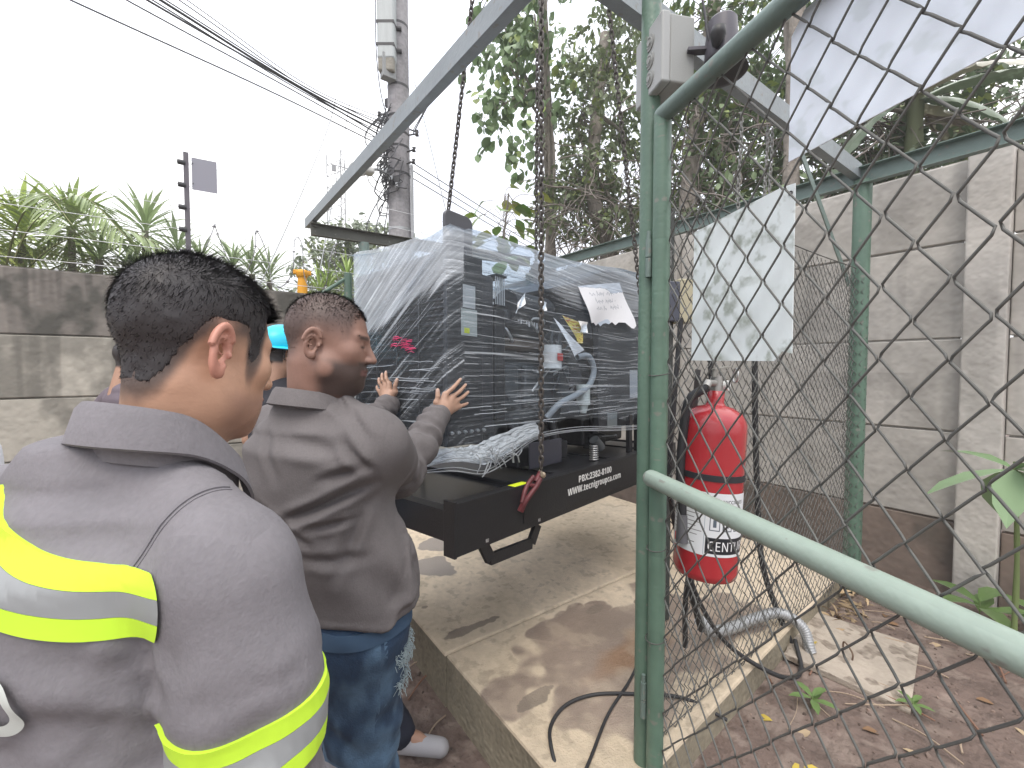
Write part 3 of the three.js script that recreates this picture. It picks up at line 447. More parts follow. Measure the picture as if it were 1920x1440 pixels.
{
  // stretch film: wrapped sheath with a sagging top; thickness varies with the layers wound on
  const streaks = tex(700, (u, v) => { // u: along the wrap (0..1 = 5.6 m), v: height
    const short = sstep(.0, .02, u) * sstep(.145, .125, u);
    const slope = short ? 1.05 : .04 + .12 * (fbm(u * 6, v * 2, 1, 2) - .5), q = v - slope * u * 3.6 / 1.0;
    const f = fbm(q * 95, u * (short ? 16 : 9), 4, 2), f2 = fbm(q * 260 + 3 * fbm(u * 12, v * 8, 2, 2), u * 14, 9, 2), n = fbm(u * 14, v * 6, 7, 3);
    let s = .36 * sstep(.72, .87, f) * (.2 + n) + .42 * sstep(.70, .84, f2) * (.2 + n);
    const edge = short ? .46 + .2 * (u / .13) : .74 + .06 * Math.sin(u * 14) + .08 * (n - .5), milk = sstep(edge, edge + .05, v + .10 * (f - .5));
    return clamp(.975 - s - milk * (short ? .34 : .26) - .02 * n, .04, .98);
  }, { h: 420 });
  const filmBump = tex(600, (u, v) => { const short = u < .13, q = v - (short ? 1.05 : .05) * u * 3.6; return .6 * fbm(q * 110, u * 12, 4, 2) + .4 * fbm(q * 40 + 2 * fbm(u * 8, v * 5, 3, 2), u * 20, 13, 3); }, { h: 512 });
  const filmM = M('stretch_film', [.84, .90, .96], .14, { transmission: 1, thickness: 0, ior: 1.45, transmissionMap: streaks, bumpMap: filmBump, bumpScale: .009, specularIntensity: .3 });
  const thinFilmM = M('stretch_film_sheet', [.80, .90, 1.0], .18, { transmission: .6, thickness: 0, ior: 1.45, bumpMap: withRep(coarse, 2), bumpScale: .03 });
  // plan outline, starting at the far corner of the radiator end, running across it, then down the long side
  const plan = [[.075, .85], [.066, .5], [.068, .15], [.078, .128], [.12, .118], [.6, .105], [1.2, .1], [1.8, .11], [2.06, .125], [2.08, .5], [2.06, .86], [1.0, .9], [.2, .88], [.085, .87], [.075, .85]];
  const cum = [0]; for (let i = 1; i < plan.length; i++) cum.push(cum[i - 1] + Math.hypot(plan[i][0] - plan[i - 1][0], plan[i][1] - plan[i - 1][1]));
  const Ltot = cum.at(-1), at = t => { const d = t * Ltot; let i = 1; while (i < plan.length - 1 && cum[i] < d) i++; const f = (d - cum[i - 1]) / (cum[i] - cum[i - 1]); return [mix(plan[i - 1][0], plan[i][0], f), mix(plan[i - 1][1], plan[i][1], f)]; };
  const topU = (l, s) => { const end = l < .15 ? 1.24 + .045 * clamp((s - .15) / .7) - .02 * Math.sin(clamp((s - .15) / .7) * Math.PI) : 1.245 + .085 * (l - .1) - .03 * Math.sin(clamp((l - .3) / 1.2) * Math.PI); return end - .012 * sstep(.8, .88, s); };
  const botU = t => { const [l] = at(t); return t < .18 ? .36 + .02 * Math.sin(t * 40) : .40 + .035 * Math.sin(l * 2.2) + .008 * Math.sin(l * 23); };
  const NU = 260, NV = 60, g = new THREE.PlaneGeometry(1, 1, NU, NV), p = g.attributes.position, uv = g.attributes.uv;
  for (let j = 0; j <= NV; j++) for (let i = 0; i <= NU; i++) {
    const t = i / NU, v = 1 - j / NV, [l, s] = at(t), u0 = botU(t), u1 = topU(l, s), u = mix(u0, u1, v), k = j * (NU + 1) + i;
    // film rests on the machine below and bellies in where nothing is behind it
    const slack = .028 * Math.sin(Math.PI * sstep(.45, 1, v)) * sstep(.3, .5, l) * sstep(2.0, 1.4, l), w = .007 * (fbm(t * 60, v * 16, 3, 3) - .5) * (i % NU ? 1 : 0), lift = v > .93 && l < .3 ? 0 : 0;
    const out = s < .5 ? 1 : -1; p.setXYZ(k, l + (l < .09 ? w : 0) + lift, u, -(s + out * slack + w)); uv.setXY(k, t, (u - .35) / 1.0);
  }
  g.computeVertexNormals(); mesh('stretch_film', g, filmM, gen);
  // top sheet
  const tg = new THREE.PlaneGeometry(1, 1, 50, 18), q = tg.attributes.position;
  for (let i = 0; i < q.count; i++) { const a = q.getX(i) + .5, b = q.getY(i) + .5, l = mix(.068, 2.07, a), s = mix(.113, .89, b); const e = Math.min(1, 7 * Math.min(b, 1 - b)); q.setXYZ(i, l, topU(l, s) + .001 - e * .02 - e * .05 * Math.sin(Math.PI * clamp((l - .25) / 1.1)) + .008 * (fbm(l * 7, s * 7, 5, 2) - .5) * e, -s); }
  tg.computeVertexNormals(); mesh('top_film', tg, thinFilmM, gen);
  // gathered rope of film sagging below, torn at the radiator end
  const ropeM = M('gathered_film', [.74, .78, .82], .28, { transmission: .35, thickness: 0, bumpMap: withRep(grain, 2, 14), bumpScale: .004 });
  const spine = [[-.05, .30, .78], [-.06, .285, .5], [-.04, .30, .2], [.04, .33, .06], [.2, .30, .045], [.34, .33, .05], [.55, .375, .07], [.9, .38, .08], [1.3, .355, .085], [1.75, .335, .09], [2.06, .35, .12]];
  for (let k = 0; k < 5; k++) {
    const o = (k - 2) * 1.2, pts = spine.map(([l, u, s], i) => G(l + .004 * o + .01 * (filmRand() - .5), u + (i > 2 && i < 6 ? .016 : .0055) * o + .012 * (filmRand() - .5), s + .014 * (filmRand() - .5)));
    const g1 = new THREE.TubeGeometry(new THREE.CatmullRomCurve3(pts), 90, .0016 + .0024 * filmRand() * filmRand(), 5); mesh('film_strand', g1, ropeM, gen);
  }
  // torn skirt hanging from the strands near the radiator
  const sk = new THREE.PlaneGeometry(1, 1, 60, 12), sp = sk.attributes.position, cur = new THREE.CatmullRomCurve3(spine.map(q => G(...q))), cur2 = new THREE.CatmullRomCurve3([[.0, .39, .75], [.04, .38, .4], [.07, .37, .13], [.2, .375, .11], [.5, .43, .105], [.9, .44, .1], [1.4, .415, .1], [2.0, .40, .12]].map(q => G(...q)));
  for (let j = 0; j <= 12; j++) for (let i = 0; i <= 60; i++) { const t = i / 60 * .62, v = j / 12, a = cur.getPoint(t), b = cur2.getPoint(t * .98); const c = a.lerp(b, v); c.z += .012 * (fbm(t * 60, v * 5, 3, 2) - .5); c.y += .012 * (fbm(t * 80, v * 4, 8, 2) - .5); sp.setXYZ(j * 61 + i, c.x, c.y, c.z); }
  sk.computeVertexNormals(); mesh('film_skirt', sk, M('torn_film', [.82, .9, .98], .16, { transmission: .5, thickness: 0, bumpMap: withRep(coarse, 6, 2), bumpScale: .03 }), gen);
  for (let k = 0; k < 24; k++) { const l = .1 + filmRand() * .35, u = .31 + filmRand() * .05, a = filmRand() * 3 - 1.5, len = .03 + filmRand() * .06, s = .04 + filmRand() * .03; mesh('film_shred', tube([G(l, u, s), G(l + Math.sin(a) * len * .5, u - len * .4 + filmRand() * .03, s - .015), G(l + Math.sin(a) * len, u - len * .7, s - .01)], .0016 + .002 * filmRand(), 6, 4), ropeM, gen); }
  // long drawn-out wrinkles of the film, as ridges
  const wrM = M('film_ridge', [.80, .85, .9], .2, { transmission: .45, thickness: 0 });
  for (let k = 0; k < 110; k++) {
    const endFace = k < 50, pts = []; let n = 5;
    if (endFace) { const s0 = .84 - filmRand() * .5, u0 = .42 + filmRand() * .68, len = .12 + filmRand() * .4, sl = u0 > .72 ? .58 + .15 * filmRand() : .12 * (filmRand() - .5); for (let i = 0; i <= n; i++) { const t = i / n, s = s0 - len * t, u = u0 + len * sl * t; if (s > .16 && u < 1.2 + .0 * s) pts.push(G(.0635 - .003, u + .004 * (filmRand() - .5), s)); } }
    else { const l0 = .1 + filmRand() * 1.6, u0 = .44 + filmRand() * filmRand() * .62, len = .12 + filmRand() * .5, sl = .06 * (filmRand() - .5); for (let i = 0; i <= n; i++) { const l = l0 + len * i / n; if (l < 2.03) { const s = l < .6 ? mix(.118, .105, (l - .12) / .48) : l < 1.2 ? mix(.105, .1, (l - .6) / .6) : mix(.1, .11, (l - 1.2) / .6); pts.push(G(l, u0 + sl * (l - l0) + .004 * (filmRand() - .5), s - .0045)); } } }
    if (pts.length > 2) mesh('film_ridge', tube(pts, .0006 + .0007 * filmRand(), 10, 4), wrM, gen);
  }
  // pink spray mark on the radiator film
  for (let k = 0; k < 26; k++) { const s = .50 - filmRand() * .15, u = .835 - filmRand() * .05 - (.5 - s) * .28; mesh('spray_mark', tube([G(.058, u, s), G(.058, u + .004, s - .02), G(.058, u - .003 + .008 * filmRand(), s - .045)], .0009 + .0016 * filmRand(), 6, 4), M('pink_paint', [.62, .05, .16], .6), gen); }
}
// ---------------------------------------------------------------- lifting chains
const chainM = M('worn_chain_steel', [1, 1, 1], .5, { metalness: .3, map: mottle([.085, .075, .068], .5, .3, 3) });
const linkGeo = (() => { const c = new THREE.CurvePath(), pts = [], a = .0088, h = .0122; for (let i = 0; i < 20; i++) { const t = i / 20 * Math.PI * 2; pts.push(V(Math.cos(t) * a, Math.sin(t) * a + (Math.sin(t) >= 0 ? h : -h) * .7, 0)); } const g = new THREE.TubeGeometry(new THREE.CatmullRomCurve3(pts, true), 20, .0046, 6, true); return g; })();
const sling = V(1.214, 5.6, -1.467);
function chain(label, end, len, grp) {
  const d = sling.clone().sub(end).normalize(), g = thing('lifting_chain', label, 'chain', end, 0, grp), pitch = .0245, n = Math.floor(len / pitch);
  const q = new THREE.Quaternion().setFromUnitVectors(V(0, 1, 0), d), e = new THREE.Euler();
  for (let i = 0; i < n; i++) { const m = mesh('link', linkGeo, chainM, g); m.position.copy(d).multiplyScalar(i * pitch + .02); m.quaternion.copy(q).multiply(new THREE.Quaternion().setFromEuler(e.set(rr(-.06, .06), (i % 2 ? Math.PI / 2 : 0) + .5 + rr(-.12, .12), rr(-.08, .08)))); }
  return g;
}
const gw = (l, u, s) => G(l, u, s).applyQuaternion(gen.quaternion).add(GO);
const chB = chain('steel lifting chain with a red hook caught on the generator skid side', gw(.47, .245, -.022), 2.2);
chain('steel lifting chain running down behind the tall lug of the generator', gw(.6, .2, 1.0), 2.6); chain('steel lifting chain passing beside the green gate post', gw(1.75, .2, -.02), 2.7); chain('steel lifting chain to the skid corner hidden behind the hooked chain', gw(1.75, .2, 1.0), 2.6);
{ // red clevis hook on the near chain
  const rm = M('red_hook_paint', [1, 1, 1], .5, { map: mottle([.105, .022, .026], .4, .3, 7) });
  const inv = p => p.sub(chB.position); const w = (l, u, s) => inv(gw(l, u, s));
  mesh('shackle_pin', merge([rod(w(.44, .232, -.05), w(.485, .236, -.005), .008, .008, 10), ball(.014, ...w(.455, .228, -.042).toArray(), 10)]), M('brass_pin', [.42, .35, .26], .4, { metalness: .6 }), chB);
  mesh('hook', merge([tube([w(.462, .232, -.024), w(.44, .215, -.028), w(.425, .2, -.03)], .014, 10, 10), tube([w(.44, .214, -.04), w(.405, .188, -.045), w(.375, .162, -.04), w(.352, .13, -.028), w(.345, .098, -.014)], .0105, 24, 10), tube([w(.43, .222, -.012), w(.398, .196, -.008), w(.372, .168, -.010), w(.35, .125, -.013)], .0105, 24, 10), rod(w(.405, .19, -.048), w(.402, .188, -.004), .009, .009, 8), bar(w(.372, .15, -.022), w(.335, .092, -.014), .018, .02)]), rm, chB);
}
for (const [p, y0] of [[V(1.93, 2.74, -1.3), 1.95], [V(2.0, 2.74, -.99), 2.2], [V(2.28, 2.78, -1.0), 1.85], [V(2.33, 2.78, -1.0), 1.8]]) { // slim hand chains of the hoist on the cross beam
  const n = Math.floor((p.y - y0) / .021), l = []; for (let i = 0; i < n; i++) l.push(linkGeo.clone().scale(.62, .85, .62).rotateY(i % 2 ? 1.57 : 0).translate(.004 * Math.sin(i * .3), -i * .021, .003 * Math.cos(i * .2)));
  const g = thing('hand_chain', 'slim bright hand chain hanging from the cross beam', 'chain', p, 0, 'hand chains of the hoist'); mesh('links', merge(l), M('dull_chain', [.22, .22, .21], .6, { metalness: .2 }), g).userData.kind = 'stuff';
}

// ================================================================ GATE, FENCE AND WHAT HANGS ON THEM
const wireM = M('galvanised_wire', [1, 1, 1], .6, { metalness: .15, map: mottle([.105, .105, .097], .35, .2, 2) });
const HG = V(1.177, 0, -.822), gateDir = V(-.3338, 0, .9426).normalize(), gateTurn = Math.atan2(-gateDir.z, gateDir.x);   // local x runs along the gate from its hinge, local z faces the pad side
// one strand of chain link: zigzag between t and t + w, hooked with its neighbours at the turns
function strand(w, h, y0, y1, r, side, off = 0, rad = 5) {
  const pts = [], n = Math.ceil((y1 - y0) / h); let k = 0;
  for (let i = 0; i <= n; i++) { const y = y0 + i * h, s = (i + side) % 2, x = s ? w : 0, z = (s ? 1 : -1) * r * 1.05; pts.push(V(x - (s ? 1 : -1) * .13 * w, y - h * .13, z * .4), V(x + (s ? 1 : -1) * r * .9, y, z), V(x - (s ? 1 : -1) * .13 * w, y + h * .13, -z * .6)); k++; }
  return new THREE.TubeGeometry(polyline(pts.filter(p => p.y <= y1 + h * .2)), (pts.length - 1) * 2, r, rad, false);
}
{
  const g = thing('chain_link_gate', 'open green pipe gate with chain link mesh hinged on a round green post', 'gate', HG, gateTurn), Rt = .0268;
  const pale = M('faded_green_paint', [1, 1, 1], .48, { map: greenMap([.27, .335, .285], 5), bumpMap: withRep(grain, 2), bumpScale: .001 });
  const stileTop = 2.385, len = 1.22;
  mesh('hinge_stile', boxUV(rod(V(0, .2, 0), V(0, stileTop, 0), Rt, Rt, 24)), greenM, g);
  mesh('top_rail', boxUV(merge([rod(V(0, stileTop, 0), V(len, stileTop - .01, 0), Rt, Rt, 24), ball(Rt, 0, stileTop, 0, 20)])), greenGreyM, g);
  mesh('middle_rail', boxUV(merge([rod(V(.012, 1.252, .034), V(len, 1.205, .03), Rt, Rt, 24), ball(Rt * .98, .012, 1.252, .034, 18)])), pale, g);
  mesh('lock_stile', boxUV(rod(V(len, .2, 0), V(len, stileTop, 0), Rt, Rt, 20)), greenM, g); mesh('bottom_rail', boxUV(rod(V(0, .2, 0), V(len, .2, 0), Rt, Rt, 20)), greenM, g);
  for (const y of [.5, 1.95]) { const h = mesh('hinge', boxUV(merge([rod(V(-.028, y - .06, .026), V(-.028, y - .0, .026), .0095, .0095, 14), rod(V(-.028, y + .003, .026), V(-.028, y + .06, .026), .0095, .0095, 14), rod(V(-.028, y + .06, .026), V(-.028, y + .085, .026), .0065, .0065, 10)])), greenGreyM, g); }
  for (const y of [.72, 1.02, 1.58]) mesh('wire_tie', new THREE.TorusGeometry(.031, .0016, 6, 20).rotateX(Math.PI / 2 + .15).translate(-.004, y, 0), wireM, g);
  const W = .0495, H = .0625, n = Math.floor((len - .05) / W);
  for (let k = 0; k < n; k++) { const m = mesh('wire', strand(W, H, .24, stileTop - .02, .0025, k, 0, 6), wireM, g); m.position.set(.03 + k * W, .004 * Math.sin(k * 1.7), -.006); }
}
{ // sheets hung on the far face of the gate
  const smear = tex(400, (u, v) => { const n = fbm(u * 3.5, v * 4, 3, 4), a = fbm(u * 10 + 4, v * 12, 8, 4), f = fbm(u * 50, v * 60, 4, 2), alg = sstep(.42, .66, a) * sstep(.34, .5, fbm(u * 3.6, v * 4, 17, 3)) * .85; const c = [.74, .80, .80].map(k => k * (.88 + .2 * n)); return c.map((k, i) => mix(k, [.20, .23, .165][i], alg * (.45 + .55 * f))); }, { srgb: true, wrap: false });
  const uvPlane = (g, w, h) => { const p = g.attributes.position, uv = g.attributes.uv; for (let i = 0; i < p.count; i++) uv.setXY(i, p.getX(i) / w, p.getY(i) / h); return g; };
  const s1 = thing('metal_sheet', 'algae-stained white sheet wired to the chain link gate above the extinguisher', 'metal sheet', HG.clone().addScaledVector(gateDir, .112).add(V(0, 1.618, 0)), gateTurn);
  const sh = new THREE.Shape([[0, .004], [.005, .375], [.29, .39], [.322, .386], [.324, .014], [.30, .02], [.28, -.002]].map(p => new THREE.Vector2(...p)));
  mesh('sheet', uvPlane(new THREE.ExtrudeGeometry(sh, { depth: .0025, bevelEnabled: false }).translate(0, 0, -.03), .33, .39), M('stained_white_sheet', [1, 1, 1], .42, { map: smear }), s1);
  mesh('eyelet', new THREE.TorusGeometry(.004, .0015, 6, 12).translate(.312, .368, -.027), darkMetalM, s1);
  const s2 = thing('metal_sheet', 'large clean bluish white sheet hanging high on the gate', 'metal sheet', HG.clone().addScaledVector(gateDir, .415).add(V(0, 2.058, 0)), gateTurn);
  const s2s = new THREE.Shape([[0, 0], [0, .27], [.03, .305], [.76, .30], [.76, .015], [.37, .008]].map(p => new THREE.Vector2(...p)));
  mesh('sheet', uvPlane(new THREE.ExtrudeGeometry(s2s, { depth: .0025, bevelEnabled: false }).translate(0, 0, -.032), .76, .3), M('bluish_white_sheet', [1, 1, 1], .35, { map: tex(256, (u, v) => { const n = fbm(u * 5, v * 3, 6, 4), d = sstep(.56, .7, fbm(u * 16, v * 8, 2, 3)) * .12; return [.76, .82, .90].map((k, i) => k * (.88 + .2 * n - d * [1, .9, 1.1][i])); }, { srgb: true, wrap: false }) }), s2);
}
{ // fence along the edge of the pad
  const f = thing('chain_link_fence', 'fine grey chain link fence panel along the end of the concrete pad', 'fence', V(1.26, .2, -.9), 0);
  const L = 2.24, W = .0305, H = .0335, n = Math.floor(L / W), top = 2.04;
  f.rotation.y = Math.atan2(.055, L);
  const variants = [0, 1].map(s => strand(W, H, .02, top, .0019, s, 0, 4));
  for (let k = 0; k < n; k++) { const m = mesh('wire', variants[k % 2], wireM, f); m.position.set(k * W, .01 * Math.sin(k * .9) + .006 * (k % 3) - .03 * Math.sin(k / n * Math.PI), .006 * Math.sin(k * .35)); }
  mesh('tension_wire', tube([V(0, top + .01, 0), V(L * .5, top - .02, .004), V(L, top + .012, 0)], .003, 20, 6), wireM, f); mesh('tension_wire', rod(V(0, .06, 0), V(L, .05, 0), .002, .002, 6), wireM, f);
  // mesh wrapped once round the far post
  const wrap = []; for (let k = 0; k < 9; k++) { const a = k / 9 * Math.PI * 2; wrap.push(variants[k % 2].clone().rotateY(-a - 1.57).translate(Math.cos(a) * .054, 0, Math.sin(a) * .054)); }
  const wm = mesh('wrapped_mesh', merge(wrap), wireM, f); wm.position.set(L + .02, 0, .0); wm.userData.kind = 'stuff';
}
// ---------------------------------------------------------------- fire extinguisher
{
  const e = thing('fire_extinguisher', 'red fire extinguisher with white label and black hose hanging on the fence', 'fire extinguisher', V(1.352, .905, -.763), .0);
  e.rotation.z = -.06; e.rotation.x = .02;
  const red = M('red_gloss_paint', [.42, .022, .03], .26, { clearcoat: .5, clearcoatRoughness: .15, bumpMap: withRep(coarse, 2), bumpScale: .001 });
  const R = .1, Hh = .57;
  mesh('cylinder', lathe([[0, .0], [R * .7, .002], [R * .93, .012], [R, .035], [R, Hh - .09], [R * .985, Hh - .055], [R * .86, Hh - .025], [R * .55, Hh - .004], [.032, Hh + .002], [.026, Hh + .012], [.026, Hh + .05], [0, Hh + .05]], 48), red, e);
  mesh('strap', merge([rod(V(0, .335, 0), V(0, .355, 0), R + .003, R + .003, 40)]), M('black_strap', [.02, .02, .025], .6), e);
  // label: drawn print on a sleeve
  const cv = document.createElement('canvas'); cv.width = 1024; cv.height = 512; const c = cv.getContext('2d');
  c.fillStyle = '#dfe2e4'; c.fillRect(0, 0, 1024, 512); c.fillStyle = '#777'; for (let k = 0; k < 7; k++) c.fillRect(60, 150 + k * 34, 250 + (k * 53) % 90, 6); c.fillStyle = '#b9bec6'; c.fillRect(60, 90, 330, 34);
  c.fillStyle = '#d64a5a'; c.fillRect(80, 410, 150, 70); c.fillStyle = '#555'; c.fillRect(250, 420, 90, 6); c.fillRect(250, 445, 70, 6);
  c.fillStyle = '#8fa0aa'; c.fillRect(415, 40, 4, 460); c.strokeStyle = '#47525c'; c.lineWidth = 7; for (let k = 0; k < 3; k++) { c.strokeRect(460 + k * 110, 190, 80, 110); c.fillStyle = '#5a6670'; c.fillRect(485 + k * 110, 215, 28, 60); }
  c.fillStyle = '#333'; c.font = 'bold 40px sans-serif'; c.fillText('INSTRUCCIONES', 460, 80); c.fillRect(470, 110, 260, 8); c.fillRect(470, 135, 200, 8);
  c.fillStyle = '#1b1f26'; c.fillRect(430, 360, 560, 130); c.fillStyle = '#f2f2f2'; c.font = '104px sans-serif'; c.fillText('CENTURY', 446, 464);
  const lm = M('extinguisher_label', [1, 1, 1], .4); lm.map = new THREE.CanvasTexture(cv); lm.map.colorSpace = THREE.SRGBColorSpace;
  mesh('label', new THREE.CylinderGeometry(R + .0012, R + .0012, .2, 48, 1, true, 0, Math.PI * 1.15).rotateY(-2.62).translate(0, .2, 0), lm, e);
  mesh('valve', merge([rod(V(0, Hh + .045, 0), V(0, Hh + .10, 0), .019, .016, 16), rod(V(-.05, Hh + .075, .0), V(.045, Hh + .075, 0), .011, .011, 12), rod(V(-.055, Hh + .075, 0), V(-.075, Hh + .06, .005), .014, .012, 12)]), M('valve_metal', [.36, .35, .33], .45, { metalness: .6 }), e);
  mesh('handle', merge([bar(V(-.03, Hh + .12, 0), V(.075, Hh + .135, 0), .016, .005), bar(V(-.02, Hh + .1, 0), V(.07, Hh + .092, 0), .016, .005), rod(V(-.02, Hh + .095, 0), V(-.02, Hh + .125, 0), .007, .007, 8)]), M('handle_metal', [.33, .32, .29], .5, { metalness: .5 }), e);
  mesh('pull_ring', new THREE.TorusGeometry(.024, .0028, 8, 28).scale(1.25, 1, 1).rotateY(.7).translate(.06, Hh + .105, .03), steelM, e);
  mesh('gauge', rod(V(.02, Hh + .07, .016), V(.022, Hh + .07, .03), .017, .017, 20), whiteM, e);
  mesh('hose', tube([V(-.07, Hh + .06, .006), V(-.1, Hh + .02, -.03), V(-.098, Hh - .12, -.05), V(-.098, Hh - .28, -.045), V(-.1, .26, -.035), V(-.1, .2, -.03)], .0145, 40, 10), M('black_rubber_hose', [.025, .025, .028], .6), e);
  mesh('nozzle', rod(V(-.1, .21, -.03), V(-.1, .12, -.025), .017, .021, 14), M('grey_nozzle', [.12, .12, .13], .5), e);
  mesh('bracket', merge([rod(V(0, Hh + .03, -.03), V(0, Hh + .1, -.068), .004, .004, 6), bar(V(0, Hh + .12, -.07), V(0, Hh - .1, -.075), .03, .003)]), darkMetalM, e);
}
// ---------------------------------------------------------------- junction box and siren on the near post
{
  const greyBox = M('grey_abs', [.30, .31, .30], .5, { bumpMap: withRep(grain, 4), bumpScale: .0005 });
  const b = thing('junction_box', 'grey plastic junction box with three cable knockouts atop the hinge post', 'junction box', V(1.235, 2.47, -.85), -.42);
  mesh('box_body', rbox(.085, .205, .155, .007, .005, .1025, 0, 3), greyBox, b); mesh('box_lid', rbox(.03, .212, .163, .007, -.052, .1025, 0, 3), M('grey_lid', [.34, .35, .345], .45), b);
  for (let k = 0; k < 3; k++) mesh('knockout', merge([rod(V(-.062, .045 + k * .055, .012), V(-.0705, .045 + k * .055, .012), .024, .024, 24), new THREE.TorusGeometry(.015, .002, 6, 20).rotateY(Math.PI / 2).translate(-.0705, .045 + k * .055, .012), rod(V(-.07, .045 + k * .055, .012), V(-.0735, .045 + k * .055, .012), .009, .009, 14)]), greyBox, b);
  const s = thing('siren', 'dark grey bell-shaped siren fixed beside the junction box', 'siren', V(1.29, 2.51, -.70), -.4); s.scale.setScalar(.92);
  const sm = M('dark_grey_plastic', [.075, .07, .085], .5);
  mesh('siren_body', lathe([[0, .15], [.04, .148], [.046, .14], [.048, .09], [.0495, .088], [.052, .03], [.055, .0], [0, 0]], 36), sm, s); mesh('flange', lathe([[.053, .004], [.078, -.016], [.08, -.022], [.06, -.024], [0, -.02]], 40), M('darker_plastic', [.03, .028, .034], .45), s);
  mesh('bracket', bar(V(-.04, .06, -.02), V(-.1, .06, -.04), .03, .01), sm, s);
  tag(mesh('lead_cable', tube([V(1.235, 2.72, -.735), V(1.238, 2.66, -.725), V(1.242, 2.61, -.72), V(1.25, 2.575, -.715), V(1.262, 2.57, -.715)], .0035, 20, 6), cableM), 'black lead drooping into the siren from the junction box', 'cable');
  mesh('cable_gland', lathe([[0, -.035], [.012, -.03], [.024, .0], [.02, .022], [0, .03]], 20).rotateX(.2).translate(-.05, .06, .045), M('gland_black', [.02, .02, .022], .5), s);
}
{ // meter box, cables and conduit inside the fence
  const m = thing('meter_box', 'small dark and cream meter box on a slim pipe behind the hinge post', 'meter box', V(1.965, 1.82, -1.3), -.5);
  mesh('box_body', rbox(.1, .22, .09, .006, .06, .12, 0), M('cream_plastic', [.46, .42, .29], .55), m); mesh('box_door', rbox(.1, .2, .06, .006, -.035, .115, .02), M('slate_plastic', [.07, .075, .10], .45), m); mesh('pipe', rod(V(0, -1.56, -.04), V(0, .6, -.04), .024, .024, 14), M('dark_pipe', [.05, .055, .05], .6), m);
  const rub = M('black_cable', [.022, .022, .024], .55);
  const cab = (label, pts, r, mm = rub) => tag(mesh('power_cable', tube(pts, r, 60, 8), mm), label, 'cable');
  cab('thick black cable dropping from the stained sheet down to the earth', [V(2.2, 2.0, -1.0), V(2.205, 1.62, -1.0), V(2.255, 1.03, -1.0), V(2.31, .6, -.99), V(2.42, .33, -.96), V(2.47, .14, -.9)], .0145);
  cab('black cable passing behind the extinguisher valve', [V(1.8, 1.95, -1.0), V(1.8, 1.62, -1.0), V(1.82, 1.42, -1.0), V(1.78, 1.0, -1.02), V(1.72, .6, -1.05), V(1.8, .3, -1.1)], .012);
  cab('black cable looping low under the extinguisher to the earth', [V(1.57, 1.8, -1.0), V(1.53, 1.45, -1.0), V(1.51, 1.1, -1.0), V(1.62, .8, -1.0), V(1.74, .55, -.98), V(1.9, .34, -.93), V(2.1, .2, -.8), V(2.3, .15, -.8), V(2.44, .2, -.88)], .010);
  cab('green-black stub cable entering the silver conduit', [V(1.78, .72, -1.06), V(1.79, .6, -1.07), V(1.86, .45, -1.08), V(1.92, .34, -1.09)], .016);
  const c = thing('flexible_conduit', 'silver ribbed flexible conduit bending over the pad edge', 'conduit', V(1.92, .3, -1.1)), pts = [V(0, .08, 0), V(.08, .01, .02), V(.2, -.005, .05), V(.36, .005, .09), V(.5, .02, .16), V(.56, -.04, .24), V(.55, -.14, .28)], cu = new THREE.CatmullRomCurve3(pts), ribs = [];
  mesh('sheath', tube(pts, .025, 50, 14), M('silver_sheath', [.40, .41, .42], .35, { metalness: .4 }), c); for (let i = 0; i < 56; i++) { const t = i / 55, q = cu.getPoint(t), d = cu.getTangent(t), r = new THREE.TorusGeometry(.0255, .0024, 5, 16); r.applyQuaternion(new THREE.Quaternion().setFromUnitVectors(V(0, 0, 1), d)); ribs.push(r.translate(q.x, q.y, q.z)); }
  mesh('ribs', merge(ribs), M('rib_metal', [.5, .51, .52], .3, { metalness: .5 }), c).userData.kind = 'stuff';
  cab('thin black cable curling over the wet stain to the pad edge', [V(.93, .02, -.9), V(.935, .2, -1.0), V(.97, .262, -1.1), V(1.03, .257, -1.17), V(1.14, .257, -1.21), V(1.27, .257, -1.185), V(1.41, .257, -1.09), V(1.56, .257, -.95), V(1.66, .2, -.83)], .007);
  cab('thin dark cable crossing the wet stain in a straight run', [V(.9, .26, -.93), V(1.02, .257, -.975), V(1.245, .257, -1.08), V(1.48, .257, -1.155), V(1.8, .257, -1.3)], .006);
}
{ // cover board on the earth
  const b = thing('cover_board', 'pale concrete cover board with a wire handle lying tilted on the earth', 'cover board', V(2.68, .125, -.71));
  const pts = [[2.893, -.979], [2.345, -.89], [2.425, -.436], [3.03, -.52]].map(p => new THREE.Vector2(p[0] - 2.68, -(p[1] + .71)));
  const g = new THREE.ExtrudeGeometry(new THREE.Shape(pts), { depth: .022, bevelEnabled: true, bevelSize: .004, bevelThickness: .004, bevelSegments: 2 }).rotateX(-Math.PI / 2);
  mesh('board', boxUV(g, 1.4), M('dusty_board', [1, 1, 1], .9, { map: tex(256, (u, v) => { const n = fbm(u * 5, v * 5, 3, 4, 5), f = fbm(u * 40, v * 40, 9, 2, 40), d = sstep(.58, .66, fbm(u * 11, v * 11, 5, 3, 11)); return [.40, .345, .285].map((k, i) => k * (.78 + .4 * n + .2 * (f - .5)) * mix(1, [.45, .42, .4][i], d * f * 1.2)); }, { srgb: true }), bumpMap: withRep(grain, 3), bumpScale: .004 }), b);
  b.rotation.x = .06; mesh('handle', tube([V(-.1, .02, .03), V(-.1, .055, .03), V(-.02, .055, -.03), V(-.02, .02, -.03)], .004, 20, 6), M('rusty_wire', [.14, .09, .06], .8), b);
  b.rotation.z = -.015;
}

